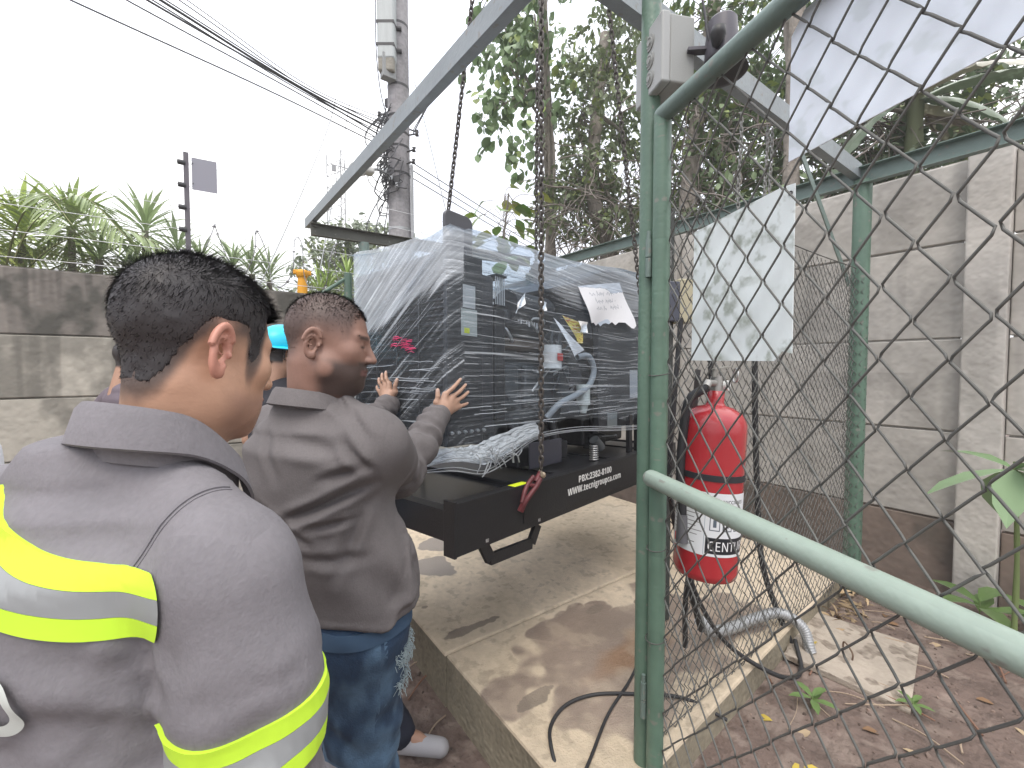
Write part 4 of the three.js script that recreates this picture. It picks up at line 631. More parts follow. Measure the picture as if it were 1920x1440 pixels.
// ================================================================ VEGETATION
const vr = mulberry(99), vrr = (a, b) => a + (b - a) * vr();
function leafGeo(len, wid, bend = .15, fold = .25) { // pointed leaf, folded along its rib, base at the origin, running along +z
  const xs = [0, .55, 1, .8, .0], zs = [0, .18, .45, .75, 1], pos = [], idx = [];
  for (let i = 0; i < 5; i++) { const y = -bend * len * zs[i] * zs[i], w = xs[i] * wid / 2; pos.push(-w, y + w * fold, zs[i] * len, 0, y, zs[i] * len, w, y + w * fold, zs[i] * len); }
  for (let i = 0; i < 4; i++) { const a = i * 3; idx.push(a, a + 3, a + 1, a + 1, a + 3, a + 4, a + 1, a + 4, a + 2, a + 2, a + 4, a + 5); }
  const g = new THREE.BufferGeometry(); g.setAttribute('position', new THREE.Float32BufferAttribute(pos, 3)); g.setIndex(idx); g.computeVertexNormals(); return g;
}
const leafM = (name, c) => M(name, c, .62, { transmission: .32, thickness: 0 });
const barkM = M('bark', [1, 1, 1], .95, { map: tex(256, (u, v) => { const n = fbm(u * 6, v * 3, 2, 4, 6), r = fbm(u * 26, v * 7, 5, 3, 26); const k = .55 + .7 * n * r * 1.6; return [.31 * k, .275 * k, .24 * k]; }, { srgb: true }), bumpMap: withRep(coarse, 4, 2), bumpScale: .03 });
const twigM = M('dry_twig', [.2, .175, .155], .95);
function scatter(spots, geo, tint) { // copies of one leaf baked into a single geometry with a tint each
  const o = new THREE.Object3D(), gp = geo.attributes.position, gn = geo.attributes.normal, n = gp.count, gi = geo.index ? geo.index.array : Array.from({ length: n }, (_, i) => i), N = spots.length;
  const pos = new Float32Array(N * n * 3), nor = new Float32Array(N * n * 3), col = new Float32Array(N * n * 3), idx = new Uint32Array(N * gi.length), v = V(), nm = new THREE.Matrix3();
  spots.forEach((s, i) => {
    o.position.copy(s.p); o.lookAt(s.p.clone().add(s.d)); o.rotateZ(s.r ?? vrr(-.9, .9)); o.scale.setScalar(s.s); o.updateMatrix(); nm.getNormalMatrix(o.matrix); const c = tint(s);
    for (let k = 0; k < n; k++) { v.fromBufferAttribute(gp, k).applyMatrix4(o.matrix).toArray(pos, (i * n + k) * 3); v.fromBufferAttribute(gn, k).applyMatrix3(nm).normalize().toArray(nor, (i * n + k) * 3); col.set(c, (i * n + k) * 3); }
    for (let k = 0; k < gi.length; k++) idx[i * gi.length + k] = gi[k] + i * n;
  });
  const g = new THREE.BufferGeometry(); g.setAttribute('position', new THREE.BufferAttribute(pos, 3)); g.setAttribute('normal', new THREE.BufferAttribute(nor, 3)); g.setAttribute('color', new THREE.BufferAttribute(col, 3)); g.setIndex(new THREE.BufferAttribute(idx, 1)); return g;
}
function leaves(name, parent, spots, geo, mat, tint) { mat.vertexColors = true; const m = mesh(name, scatter(spots, geo, tint), mat, parent); if (parent === scene) m.name = name; return m; }
function inBall() { let v; do v = V(vr() * 2 - 1, vr() * 2 - 1, vr() * 2 - 1); while (v.lengthSq() > 1); return v; }
// a tree: trunk, limbs to its clumps, twigs, leaf sprays spread through the clumps
function tree(name, label, base, o, grp) {
  const t = thing(name, label, 'tree', base, 0, grp), loc = p => p.clone().sub(base);
  const spine = o.trunk.map(p => loc(p)); const cu = new THREE.CatmullRomCurve3(spine);
  const trunkGeo = taper(cu, 26, o.r0, o.r1, 12); mesh('trunk', boxUV(trunkGeo), barkM, t);
  const limbs = [], twigs = [], spots = [];
  for (const b of o.clumps) {
    const c = loc(b.c), from = cu.getPoint(clamp(vrr(.45, .95))), mid = from.clone().lerp(c, .5).add(V(vrr(-.2, .2), vrr(.0, .3), vrr(-.2, .2)));
    const limb_ = new THREE.CatmullRomCurve3([from, mid, c]); limbs.push(taper(limb_, 14, o.r1 * vrr(.45, .7), .012, 7));
    for (let k = 0; k < b.n * (o.dense ?? 1.0); k++) {
      const q = inBall(); q.multiplyScalar(Math.pow(q.length(), -.35)).multiply(b.r).add(c);
      if (k % 3 === 0) { const root = limb_.getPoint(vrr(.5, 1)), m = root.clone().lerp(q, .5).add(V(vrr(-.12, .12), vrr(-.05, .18), vrr(-.12, .12))); twigs.push(taper(new THREE.CatmullRomCurve3([root, m, q]), 6, .009, .003, 4)); }
      const dirn = V(vrr(-1, 1), vrr(-.6, .5), vrr(-1, 1)).normalize(), N = o.perTwig ?? 11;
      for (let i = 0; i < N; i++) { const p = q.clone().addScaledVector(dirn, (i / N - .3) * (o.spray ?? .34)).add(V(vrr(-1, 1), vrr(-1, 1), vrr(-1, 1)).multiplyScalar(o.loose ?? .05)); p.y -= (o.droop ?? .1) * (i / N) ** 2 * .6; spots.push({ p, d: dirn.clone().add(V(vrr(-1, 1), vrr(-1.1, .4) - (o.hang ?? .2), vrr(-1, 1))), s: vrr(.7, 1.25), y: p.y }); }
    }
  }
  if (limbs.length) mesh('limbs', boxUV(merge(limbs)), barkM, t); if (twigs.length) mesh('twigs', merge(twigs), twigM, t).userData.kind = 'stuff';
  leaves('crown', t, spots, o.leaf, o.mat, () => { const k = vrr(1.8, 3.6), w = vr() < (o.young ?? .12) ? 1 : 0; return [mix(o.col[0], .11, w * .7) * k, mix(o.col[1], .135, w * .7) * k, mix(o.col[2], .03, w * .6) * k]; });
  if (o.vines) { const l = []; for (let k = 0; k < o.vines.n; k++) { let p = loc(o.vines.c).add(inBall().multiply(o.vines.r)), d = V(vrr(-1, 1), vrr(-.9, .3), vrr(-1, 1)).normalize(); const pts = [p.clone()]; for (let i = 0; i < 6; i++) { d.add(V(vrr(-.5, .5), vrr(-.5, .32), vrr(-.5, .5))).normalize(); p = p.clone().addScaledVector(d, vrr(.1, .24)); pts.push(p); } l.push(new THREE.TubeGeometry(new THREE.CatmullRomCurve3(pts), 12, vrr(.003, .011), 4)); } mesh('vine_tangle', merge(l), twigM, t).userData.kind = 'stuff'; }
  return t;
}
function taper(cu, n, r0, r1, rad) { const g = new THREE.TubeGeometry(cu, n, 1, rad), p = g.attributes.position; for (let i = 0; i <= n; i++) { const c = cu.getPointAt(i / n), r = mix(r0, r1, Math.pow(i / n, .8)) * (1 + .12 * Math.sin(i * 2.3)); for (let k = 0; k <= rad; k++) { const q = i * (rad + 1) + k; p.setXYZ(q, c.x + (p.getX(q) - c.x) * r, c.y + (p.getY(q) - c.y) * r, c.z + (p.getZ(q) - c.z) * r); } } g.computeVertexNormals(); return g; }
const small = leafGeo(.105, .054), midLeaf = leafGeo(.12, .075), heart = leafGeo(.13, .105, .25, .2);
const olive = leafM('olive_leaf', [1, 1, 1]), cl = (x, y, z, a, b, c, n) => ({ c: V(x, y, z), r: V(a, b, c), n });
tree('hanging_tree', 'thin tree with drooping sprays of broad leaves above the pole side of the pad', V(4.6, 0, -5.3), { trunk: [V(4.6, 0, -5.3), V(4.55, 2.5, -5.2), V(4.4, 5, -5.1), V(4.2, 7.4, -5.0)], r0: .13, r1: .05, leaf: heart, mat: olive, col: [.055, .085, .035], perTwig: 7, hang: .9, droop: .3, loose: .05, spray: .4, clumps: [cl(3.55, 5.95, -5.05, .42, .5, .5, 34), cl(3.38, 5.2, -5.1, .22, .45, .3, 17), cl(3.75, 4.75, -4.85, .2, .45, .3, 13), cl(4.0, 6.7, -4.95, .7, .5, .6, 36), cl(3.6, 6.6, -5.2, .5, .35, .4, 16), cl(4.2, 5.7, -4.9, .3, .4, .4, 15)] }, 'trees beyond the boundary wall');
tree('vine_tree', 'bent old tree smothered in dry brown vines behind the generator', V(5.2, 0, -4.5), { trunk: [V(5.2, 0, -4.5), V(5.15, 2.4, -4.5), V(4.98, 3.6, -4.45), V(4.75, 4.1, -4.5), V(4.9, 5.2, -4.6), V(5.2, 6.8, -4.7)], r0: .2, r1: .07, leaf: small, mat: olive, col: [.07, .088, .045], perTwig: 12, loose: .07, clumps: [cl(4.95, 5.6, -4.75, .75, .75, .7, 110), cl(4.75, 4.45, -4.75, .6, .5, .6, 85), cl(5.4, 6.7, -4.7, .9, .6, .8, 100), cl(5.0, 3.65, -4.2, .55, .4, .5, 48), cl(4.45, 4.0, -4.9, .45, .5, .4, 44), cl(5.6, 4.7, -4.3, .7, .9, .6, 75)], vines: { n: 170, c: V(4.85, 3.9, -4.5), r: V(.75, .8, .6) } }, 'trees beyond the boundary wall');
tree('leafy_tree', 'leafy tree with a leaning mossy trunk seen through the gate mesh', V(5.5, 0, -3.2), { trunk: [V(5.4, 0, -3.2), V(5.3, 2, -3.22), V(5.2, 3.6, -3.24), V(5.35, 5, -3.2), V(5.7, 7, -3.1)], r0: .17, r1: .07, leaf: small, mat: olive, col: [.058, .082, .038], perTwig: 12, loose: .07, clumps: [cl(5.65, 6.1, -3.2, .8, .8, .8, 120), cl(5.3, 4.75, -3.3, .6, .7, .6, 85), cl(6.05, 4.8, -2.9, .8, .8, .7, 110), cl(5.35, 3.75, -2.65, .5, .45, .6, 55), cl(6.6, 6.0, -2.9, .9, .9, .9, 100), cl(5.9, 3.7, -3.4, .8, .5, .7, 70)], vines: { n: 120, c: V(5.4, 4.4, -3.0), r: V(.8, .9, .6) } }, 'trees beyond the boundary wall');
tree('creeper_tree', 'creeper-clad straight trunk rising behind the bluish white sheet', V(5.2, 0, -2.0), { trunk: [V(5.22, 0, -2.0), V(5.2, 2, -2.0), V(5.18, 4, -2.02), V(5.25, 6.4, -2.0)], r0: .1, r1: .07, leaf: small, mat: olive, col: [.04, .058, .03], perTwig: 12, loose: .07, clumps: [cl(7.4, 5.6, -2.1, 1.1, 1.1, .9, 120), cl(6.8, 4.5, -1.4, .8, .8, .8, 90), cl(6.0, 4.1, -1.9, .8, .6, .7, 95), cl(7.6, 4.9, -.8, .9, 1.0, .9, 110), cl(6.3, 3.5, -1.2, .9, .5, .8, 90), cl(7.2, 3.8, -.2, .9, .8, .8, 80), cl(5.4, 6.3, -2.0, .8, .6, .8, 50)], vines: { n: 45, c: V(5.9, 3.9, -1.7), r: V(.9, .7, .7) } }, 'trees beyond the boundary wall');
tree('far_tree', 'grey-green tree crown showing below the olive end beam', V(2.3, 0, -8.6), { trunk: [V(2.3, 0, -8.6), V(2.35, 1.8, -8.5), V(2.3, 3.4, -8.4)], r0: .12, r1: .06, leaf: small, mat: olive, col: [.10, .115, .085], perTwig: 11, loose: .07, clumps: [cl(1.85, 3.45, -8.1, .55, .45, .5, 65), cl(2.3, 3.95, -8.2, .55, .4, .5, 60), cl(2.9, 4.0, -8.0, .55, .4, .5, 55), cl(1.7, 2.9, -8.0, .5, .4, .4, 40), cl(2.9, 3.3, -8.0, .9, .5, .6, 60)] });
{ // broad-leaved sapling beside the machine
  const t = thing('broadleaf_sapling', 'young sapling with large yellow-green lobed leaves behind the film', 'sapling', V(3.05, 0, -4.45)), sp = [];
  mesh('stem', taper(new THREE.CatmullRomCurve3([V(0, 0, 0), V(.04, 1.6, .02), V(-.02, 2.8, .05), V(.06, 3.75, .1)]), 20, .028, .01, 8), barkM, t);
  for (let k = 0; k < 34; k++) { const y = 2.85 + .9 * vr(), a = vr() * 6.3, r = vrr(.1, .42), p = V(Math.cos(a) * r + .03, y + vrr(-.05, .1), Math.sin(a) * r); sp.push({ p, d: V(Math.cos(a), vrr(-.9, .1), Math.sin(a)), s: vrr(.75, 1.25), r: vrr(-.4, .4) }); mesh('stalk', tube([V(.02, y - .12, .05), p.clone().lerp(V(.02, y, .05), .5).add(V(0, .05, 0)), p], .004, 6, 4), twigM, t); }
  const lf = leafGeo(.22, .17, .3, .15); sp.forEach((s, i) => { const m = mesh('leaf', lf, [leafM('lime_leaf', [.19, .27, .045]), leafM('fresh_leaf', [.12, .22, .04]), leafM('yellow_leaf', [.30, .33, .06])][i % 3], t); m.position.copy(s.p); m.lookAt(0, 0, 0); const o = new THREE.Object3D(); o.position.copy(s.p); o.lookAt(s.p.clone().add(s.d)); o.rotateZ(s.r); m.quaternion.copy(o.quaternion); m.scale.setScalar(s.s); });
}
{ // banana-like leaves by the wall corner
  const t = thing('banana_plant', 'banana plant with hanging torn grey-green leaves over the wall', 'banana plant', V(5.75, 0, -1.15)), bm = leafM('banana_leaf', [.13, .18, .11]);
  mesh('stem', taper(new THREE.CatmullRomCurve3([V(0, 0, 0), V(.02, 2, 0), V(0, 4.3, 0)]), 14, .11, .07, 12), M('banana_stem', [.14, .16, .09], .8), t);
  const big = (L, W, seed) => { const q = mulberry(seed), n = 22, pos = [], idx = []; for (let i = 0; i <= n; i++) { const z = i / n, w = W / 2 * Math.pow(Math.sin(Math.PI * clamp(z * .94 + .04)), .6), y = -.6 * L * z * z, tear = () => (q() < .3 ? .55 + .3 * q() : 1); pos.push(-w * tear(), y - w * .35, z * L + .04 * q(), -w * .5, y + w * .05, z * L, 0, y - .012, z * L, w * .5, y + w * .05, z * L, w * tear(), y - w * .35, z * L + .04 * q()); } for (let i = 0; i < n; i++) for (let k = 0; k < 4; k++) { const a = i * 5 + k; idx.push(a, a + 5, a + 1, a + 1, a + 5, a + 6); } const g = new THREE.BufferGeometry(); g.setAttribute('position', new THREE.Float32BufferAttribute(pos, 3)); g.setIndex(idx); g.computeVertexNormals(); return g; };
  for (let k = 0; k < 9; k++) { const a = k * .7 + .3, m = mesh('leaf', big(vrr(1.0, 1.4), vrr(.2, .3), k + 5), k % 3 ? bm : leafM('dry_banana_leaf', [.24, .23, .16]), t); m.position.set(0, 4.2 + .02 * k, 0); const o = new THREE.Object3D(); o.lookAt(Math.cos(a), .1 + .5 * Math.sin(k * 2.1), Math.sin(a)); m.quaternion.copy(o.quaternion); }
}
// ---- sword-leaved rosettes and palm fronds behind the wall
function rosette(label, x, y, z, n, len, col, name = 'dracaena', wid = .045) {
  const t = thing(name, label, 'plant', V(x, 0, z)), l = [], g0 = leafGeo(len, wid * len / .5, .35, .35);
  mesh('stem', taper(new THREE.CatmullRomCurve3([V(.05, 0, 0), V(-.02, y * .5, 0), V(0, y, 0)]), 12, .05, .03, 8), barkM, t);
  const heads = [V(0, y, 0)]; const sp = [];
  for (const h of heads) for (let i = 0; i < n; i++) { const el = mix(-.7, 1.45, Math.pow(i / n, .8)), a = i * 2.4 + vrr(-.2, .2); sp.push({ p: h.clone().add(V(0, (i / n - .6) * .16, 0)), d: V(Math.cos(a) * Math.cos(el), Math.sin(el), Math.sin(a) * Math.cos(el)), s: vrr(.75, 1.15), r: 0 }); }
  leaves('crown', t, sp, g0, olive, () => { const k = vrr(1.7, 3.3); return [col[0] * 1.05 * k, col[1] * k, col[2] * .95 * k]; }); return t;
}
const dr = [.135, .175, .10];
rosette('tall dracaena rosette behind the wall beside the fence post', -.5, 3.2, -6.6, 70, .46, dr); rosette('low dracaena with grey-green swords between palm and tall rosette', -.86, 2.75, -6.3, 46, .4, dr);
[[-.2, 2.95, -6.4], [-.62, 2.72, -6.5], [.02, 2.78, -6.2], [.33, 2.8, -6.2], [.52, 2.74, -6.1], [.7, 2.68, -6.05]].forEach(([x, y, z]) => tag(rosette('x', x, y, z, 56, .38, [.125, .16, .10]), 'grey-green dracaena in the row behind the wall and razor wire', 'plant', 'dracaenas behind the wall'));
rosette('bushy dracaena clump at the palm beside the wall', -1.1, 3.12, -6.55, 70, .5, [.12, .16, .06]); rosette('yellowish dracaena under the palm fronds', -1.5, 3.0, -6.7, 80, .5, [.15, .19, .06]); rosette('second yellowish dracaena under the palm fronds', -1.75, 2.85, -6.4, 80, .52, [.17, .2, .06]);
[[1.35, 2.62, -5.9], [1.6, 2.75, -5.95], [1.2, 2.5, -5.7], [1.85, 2.7, -6.1]].forEach(([x, y, z]) => tag(rosette('x', x, y, z, 50, .36, [.13, .18, .06], 'dracaena', .04), 'bright dracaena shrub beside the yellow post behind the wall', 'plant', 'dracaenas by the yellow post'));
{
  const t = thing('palm', 'feathery palm with long arching fronds behind the wall', 'palm', V(-1.55, 0, -6.2)); mesh('trunk', taper(new THREE.CatmullRomCurve3([V(0, 0, 0), V(.05, 1.3, 0), V(0, 2.3, 0)]), 10, .1, .07, 10), barkM, t);
  const lf = leafGeo(.42, .028, .25, .3), pm = leafM('palm_leaf', [.17, .22, .085]), pm2 = leafM('grey_palm_leaf', [.20, .215, .17]);
  [[.3, .95, 1.5, 0], [1.0, 1.1, 1.3, 0], [-.4, .75, 1.6, 1], [.05, .5, 1.9, 1], [2.2, .9, 1.4, 0], [3.3, 1.0, 1.4, 0], [-1.2, .9, 1.4, 0], [4.4, .8, 1.3, 0], [-.15, .2, 1.5, 1], [.6, 1.25, 1.2, 0]].forEach(([a, rise, L, grey], k) => {
    const d = V(Math.cos(a), 0, Math.sin(a)), cu = new THREE.CatmullRomCurve3([V(0, 2.25, 0), V(0, 2.25 + rise * .6, 0).addScaledVector(d, L * .3), V(0, 2.3 + rise * .75, 0).addScaledVector(d, L * .65), V(0, 2.3 + rise * .45, 0).addScaledVector(d, L)]);
    const fr = mesh('frond', taper(cu, 24, .012, .003, 5), M('rachis', [.2, .2, .09], .7), t), sp = []; for (let i = 4; i < 60; i++) for (const s of [-1, 1]) { const p = cu.getPoint(i / 60), tan = cu.getTangent(i / 60), side = tan.clone().cross(V(0, 1, 0)).normalize().multiplyScalar(s); sp.push({ p, d: tan.clone().multiplyScalar(.8).addScaledVector(side, 1).add(V(0, -.25 + vrr(-.15, .15), 0)), s: vrr(.8, 1.1) * (1 - .5 * Math.abs(i / 60 - .45)), r: 0 }); }
    leaves('leaflets', fr, sp, lf, grey ? pm2 : pm, () => { const q = vrr(1.1, 1.9); return [q, q, q]; }).userData.kind = 'stuff';
  });
}
// ---- low plants on the earth by the gate
{
  const t = thing('ginger_plant', 'broad pale-leaved plant growing at the foot of the grey wall column', 'plant', V(3.36, .1, -.22)), ms = [leafM('pale_green_leaf', [.22, .33, .17]), leafM('mid_green_leaf', [.15, .26, .10])];
  mesh('stem', taper(new THREE.CatmullRomCurve3([V(0, 0, 0), V(.01, .5, 0), V(0, 1.02, -.02)]), 10, .014, .008, 8), M('green_stem', [.15, .2, .07], .7), t);
  [[2.2, .25, .36, .07, 1], [2.6, .05, .38, .07, 0], [1.6, -.25, .34, .10, 0], [3.4, -.05, .3, .09, 1], [.6, -.2, .3, .09, 0], [4.2, -.7, .3, .16, 0], [5.0, -.9, .27, .15, 0], [2.0, .45, .3, .06, 1], [5.6, .3, .3, .08, 1], [3.0, .6, .2, .05, 1]].forEach(([a, el, L, w, k]) => { const m = mesh('leaf', leafGeo(L, w, .25, .25), ms[k], t); m.position.set(0, .98, -.02); m.scale.setScalar(1.3); const o = new THREE.Object3D(); o.lookAt(-Math.sin(a), el, -Math.cos(a)); m.quaternion.copy(o.quaternion); });
}
function sprout(label, x, z, s, y = .12) { const t = thing('seedling', label, 'plant', V(x, y, z)); mesh('stem', rod(V(0, -.01, 0), V(.004, .05 * s, 0), .003, .002, 6), M('green_stem', [.15, .2, .07], .7), t); for (let k = 0; k < 6; k++) { const m = mesh('leaf', leafGeo(.085 * s, .03 * s, .3, .3), leafM('seedling_leaf', [.14, .24, .06]), t); m.position.set(.003, .05 * s * (.6 + .08 * k), 0); const o = new THREE.Object3D(); o.lookAt(Math.cos(k * 1.3), .35, Math.sin(k * 1.3)); m.quaternion.copy(o.quaternion); } }
sprout('small green seedling on bare earth beside the cover board', 2.11, -.69, 1.1); sprout('tiny green seedling under the tilted edge of the cover board', 2.45, -.43, .8); sprout('leafy weed at the foot of the wall column', 3.55, -.36, 3.0); sprout('leafy weed against the damp base of the wall', 3.7, -.15, 2.6);

// ================================================================ PEOPLE
const skinTex = (s) => tex(128, (u, v) => { const n = .93 + .1 * fbm(u * 5, v * 5, s, 3, 5) + .08 * (fbm(u * 40, v * 40, s + 3, 2, 40) - .5); return [n, n * .99, n * .98]; });
const skinBump = tex(128, (u, v) => fbm(u * 32, v * 32, 3, 3, 32));
const skinM = M('skin', [1, 1, 1], .5, { vertexColors: true, bumpMap: withRep(skinBump, 12), bumpScale: .00022, map: withRep(skinTex(2), 6), sheen: .2, sheenRoughness: .6 });
function cloth(name, c, o = {}) { // woven cloth: twill relief, faint slubs and wash marks
  const w = tex(256, (u, v) => { const b = fbm(u * 64, v * 64, 2, 2, 64), c = fbm(u * 128, v * 32, 6, 1, 128); return .6 * b + .4 * c; });
  const m = tex(256, (u, v) => { const n = .86 + .28 * fbm(u * 4, v * 4, 7, 4, 4) + .16 * (fbm(u * 90, v * 90, 3, 2, 90) - .5); return c.map(k => k * n); }, { srgb: true });
  return M(name, [1, 1, 1], .92, { map: withRep(m, 3), bumpMap: withRep(w, 7), bumpScale: .0005, sheen: .25, sheenRoughness: .7, ...o });
}
// ---- head field in its own axes: z forward, y up, +x the person's left
function headField(o = {}) {
  const f = o.full ?? 0, ears = o.ears !== false, c = (x, y, z) => V(x, y, z);
  const cr = c(0, .042, -.012), crR = c(.076, .088, .098), fc = c(0, -.022, .032), fcR = c(.060 + .008 * f, .084, .060), jw = c(0, -.078, .04), jwR = c(.048 + .014 * f, .038 + .006 * f, .05), nk0 = c(0, -.05, -.030), nk1 = o.neckTo ?? c(0, -.22, -.05);
  const ear = side => { const k = 1.08, ctr = c(side * (.074 + .002), -.004, -.014), fl = .42, v = c(side * Math.sin(fl), .12, -Math.cos(fl)).normalize(), up = c(0, 1, .1).addScaledVector(v, -c(0, 1, .1).dot(v)).normalize(), n = c(0, 0, 0).crossVectors(up, v).multiplyScalar(side > 0 ? -1 : 1).normalize(); if (n.x * side < 0) n.negate();
    return p => { const q = p.clone().sub(ctr), r2 = q.lengthSq(); if (r2 > .005) return Math.sqrt(r2) - .05; const a = q.dot(v) / k - .012, b = q.dot(up) / k, h = q.dot(n) / k - .004;
      const rx = .0175 + (b > 0 ? .003 : -.0025), ry = .032, e = Math.hypot(a / rx, b / ry), de = (e - 1) * rx * .9; let d = smax(de, Math.abs(h + .002) - .0034, .003);
      const rim = Math.hypot(Math.max(-.5, de) + .0022, h - .0012) - .0040; d = smin(d, (a > -.011 || b > .012) ? rim : d, .002);
      d = smax(d, -(Math.hypot(a + .003, (b + .004) * .68, h - .005) - .0108), .0025);            // concha
      d = smax(d, -(Math.hypot((a - .002), (b - .016) * .8, (h - .006)) - .0068), .002);          // scapha
      const anti = Math.hypot(Math.hypot(a - .001, b - .004) - .0105, h - .001) - .0022; if (a > -.004) d = smin(d, anti, .0015);
      d = smin(d, Math.hypot(a + .006, b + .029, h + .0015) - .0068, .006); d = smin(d, Math.hypot(a + .0155, b + .004, h - .002) - .0038, .004); return d * k; }; };
  const eL = ear(1), eR = ear(-1);
  return p => {
    const ax = Math.abs(p.x); const m = c(ax, p.y, p.z);
    let d = ellip(p, cr, crR); d = smin(d, ellip(p, fc, fcR), .03); d = smin(d, ellip(p, jw, jwR), .028);
    d = smin(d, ellip(m, c(.047 + .012 * f, -.062, .006), c(.018 + .006 * f, .03, .026)), .03);
    d = smin(d, Math.hypot(m.x, m.y + .104, m.z - .070) - .0175, .022);                                             // chin
    d = smin(d, capsule(m, c(.006, .02, .084), c(.042, .022, .070), .0085, .007), .016);                            // brow
    d = smin(d, Math.hypot(m.x - .044, m.y + .018, m.z - .056) - .021, .02);                                          // cheekbone
    d = smax(d, -(ellip(m, c(.031, .002, .098), c(.017, .010, .012))), .012);                                          // socket
    d = smin(d, Math.hypot(m.x - .031, m.y - .001, m.z - .0735) - .0122, .004);                                       // eyeball and lid
    d = smin(d, capsule(m, c(0, .012, .086), c(0, -.033, .108), .0075, .0105), .012); d = smin(d, Math.hypot(m.x - .0105, m.y + .036, m.z - .097) - .0078, .007);
    d = smin(d, ellip(m, c(0, -.060, .090), c(.022, .0058, .0085)), .006); d = smin(d, ellip(m, c(0, -.0725, .087), c(.019, .0065, .0085)), .006);
    d = smin(d, capsule(p, nk0, nk1, .056 + .012 * f, .062 + .014 * f), .03); if (f > .3) d = smin(d, ellip(p, c(0, -.11, .015), c(.05, .035, .045)), .03);
    if (ears) d = smin(d, Math.min(eL(p), eR(p)), .006);
    return d;
  };
}
function headAxes(pos, phi, nod, tilt = 0) { // facing angle to the right of the site's forward, nod down, tilt to the person's right
  const m = new THREE.Matrix4().makeRotationY(Math.PI - phi), n = new THREE.Matrix4().makeRotationX(nod), t = new THREE.Matrix4().makeRotationZ(tilt);
  return m.multiply(n).multiply(t).setPosition(pos);
}
function strands(pool, n, { len, dir, w = .0011, curl = 0, rand }) { // tapered hair blades rooted on points of pool: {p, n}
  const pos = [], nor = [], idx = []; let k = 0;
  for (let i = 0; i < n; i++) {
    const s = pool[Math.floor(rand() * pool.length)], L = len(s.p, s.n) * (.65 + .7 * rand()), d = dir(s.p, s.n).clone().add(V(rand() - .5, rand() - .5, rand() - .5).multiplyScalar(.55)).normalize(), side = V(rand() - .5, rand() - .5, rand() - .5).cross(d).normalize();
    let q = s.p.clone().addScaledVector(s.n, -.002).add(V(rand() - .5, rand() - .5, rand() - .5).multiplyScalar(.004)), dd = d.clone(); const N = 3, up = side.clone().cross(d).normalize();
    for (let j = 0; j <= N; j++) { const ww = w * (1 - j / N * .85) * (.7 + .6 * 0.5); pos.push(...q.clone().addScaledVector(side, ww).toArray(), ...q.clone().addScaledVector(side, -ww).toArray()); nor.push(...up.toArray(), ...up.toArray()); q.addScaledVector(dd, L / N); dd.addScaledVector(s.n, -curl).add(V(0, -.12, 0)).normalize(); }
    for (let j = 0; j < N; j++) { const a = k + j * 2; idx.push(a, a + 1, a + 2, a + 1, a + 3, a + 2); } k += (N + 1) * 2;
  }
  const g = new THREE.BufferGeometry(); g.setAttribute('position', new THREE.Float32BufferAttribute(pos, 3)); g.setAttribute('normal', new THREE.Float32BufferAttribute(nor, 3)); g.setIndex(idx); return g;
}
const poolOf = (g, ok) => { const p = g.attributes.position, n = g.attributes.normal, out = []; for (let i = 0; i < p.count; i++) { const q = V().fromBufferAttribute(p, i); if (ok(q)) out.push({ p: q, n: V().fromBufferAttribute(n, i) }); } return out; };
// ---- garments
function torsoField(C, phi, prof, lean = h => [0, 0]) { // prof rows: [height below C, half width, half depth, shift forward]
  const sx = Math.cos(phi), sz = Math.sin(phi);            // person's right in local axes: (cos, 0, sin); forward: (sin, 0, -cos)
  const row = h => { let i = 1; while (i < prof.length - 1 && prof[i][0] > h) i++; const a = prof[i - 1], b = prof[i], t = sstep(a[0], b[0], h); return [mix(a[1], b[1], t), mix(a[2], b[2], t), mix(a[3] || 0, b[3] || 0, t)]; };
  const top = prof[0][0], bot = prof.at(-1)[0];
  return p => { const h = p.y - C.y, [lx, lz] = lean(h), x0 = p.x - C.x - lx, z0 = p.z - C.z - lz, r = x0 * sx + z0 * sz, fw = x0 * sz - z0 * sx, [w, d, s] = row(clamp(h, bot, top)), e = Math.hypot(Math.pow(Math.abs(r) / w, 2.3), Math.pow(Math.abs(fw - s) / d, 2.3)) ** (1 / 2.3 * 1) , k = (Math.pow(Math.pow(Math.abs(r) / w, 2.3) + Math.pow(Math.abs(fw - s) / d, 2.3), 1 / 2.3) - 1) * Math.min(w, d) * .9; return smax(k, Math.max(h - top, bot - h), .015); };
}
const limb = (pts, rs) => p => { let d = 9; for (let i = 1; i < pts.length; i++) d = smin(d, capsule(p, pts[i - 1], pts[i], rs[i - 1], rs[i]), .02); return d; };
// strips stitched on a garment: follows its surface round an axis
function strip(f, o, ax, e1, th0, th1, w0, w1, lift, R = .2, n = 60, skew = () => 0) {
  const e2 = ax.clone().cross(e1).normalize(), rows = 6, pos = [], idx = [];
  for (let j = 0; j <= rows; j++) for (let i = 0; i <= n; i++) {
    const th = mix(th0, th1, i / n), dir = e1.clone().multiplyScalar(Math.cos(th)).addScaledVector(e2, Math.sin(th)), c = o.clone().addScaledVector(ax, mix(w0, w1, clamp((j - 1) / (rows - 2))) + skew(th)), off = j === 0 || j === rows ? -.003 : lift;
    let t = R; for (let s = 0; s < 40; s++) { const d = f(c.clone().addScaledVector(dir, t)); if (d < .0004 || t < .02) break; t -= d * .8; } const q = c.addScaledVector(dir, t + off); pos.push(q.x, q.y, q.z);
  }
  for (let j = 0; j < rows; j++) for (let i = 0; i < n; i++) { const a = j * (n + 1) + i; idx.push(a, a + 1, a + n + 1, a + 1, a + n + 2, a + n + 1); }
  const g = new THREE.BufferGeometry(); g.setAttribute('position', new THREE.Float32BufferAttribute(pos, 3)); g.setIndex(idx); return toCreasedNormals(g, .6);
}
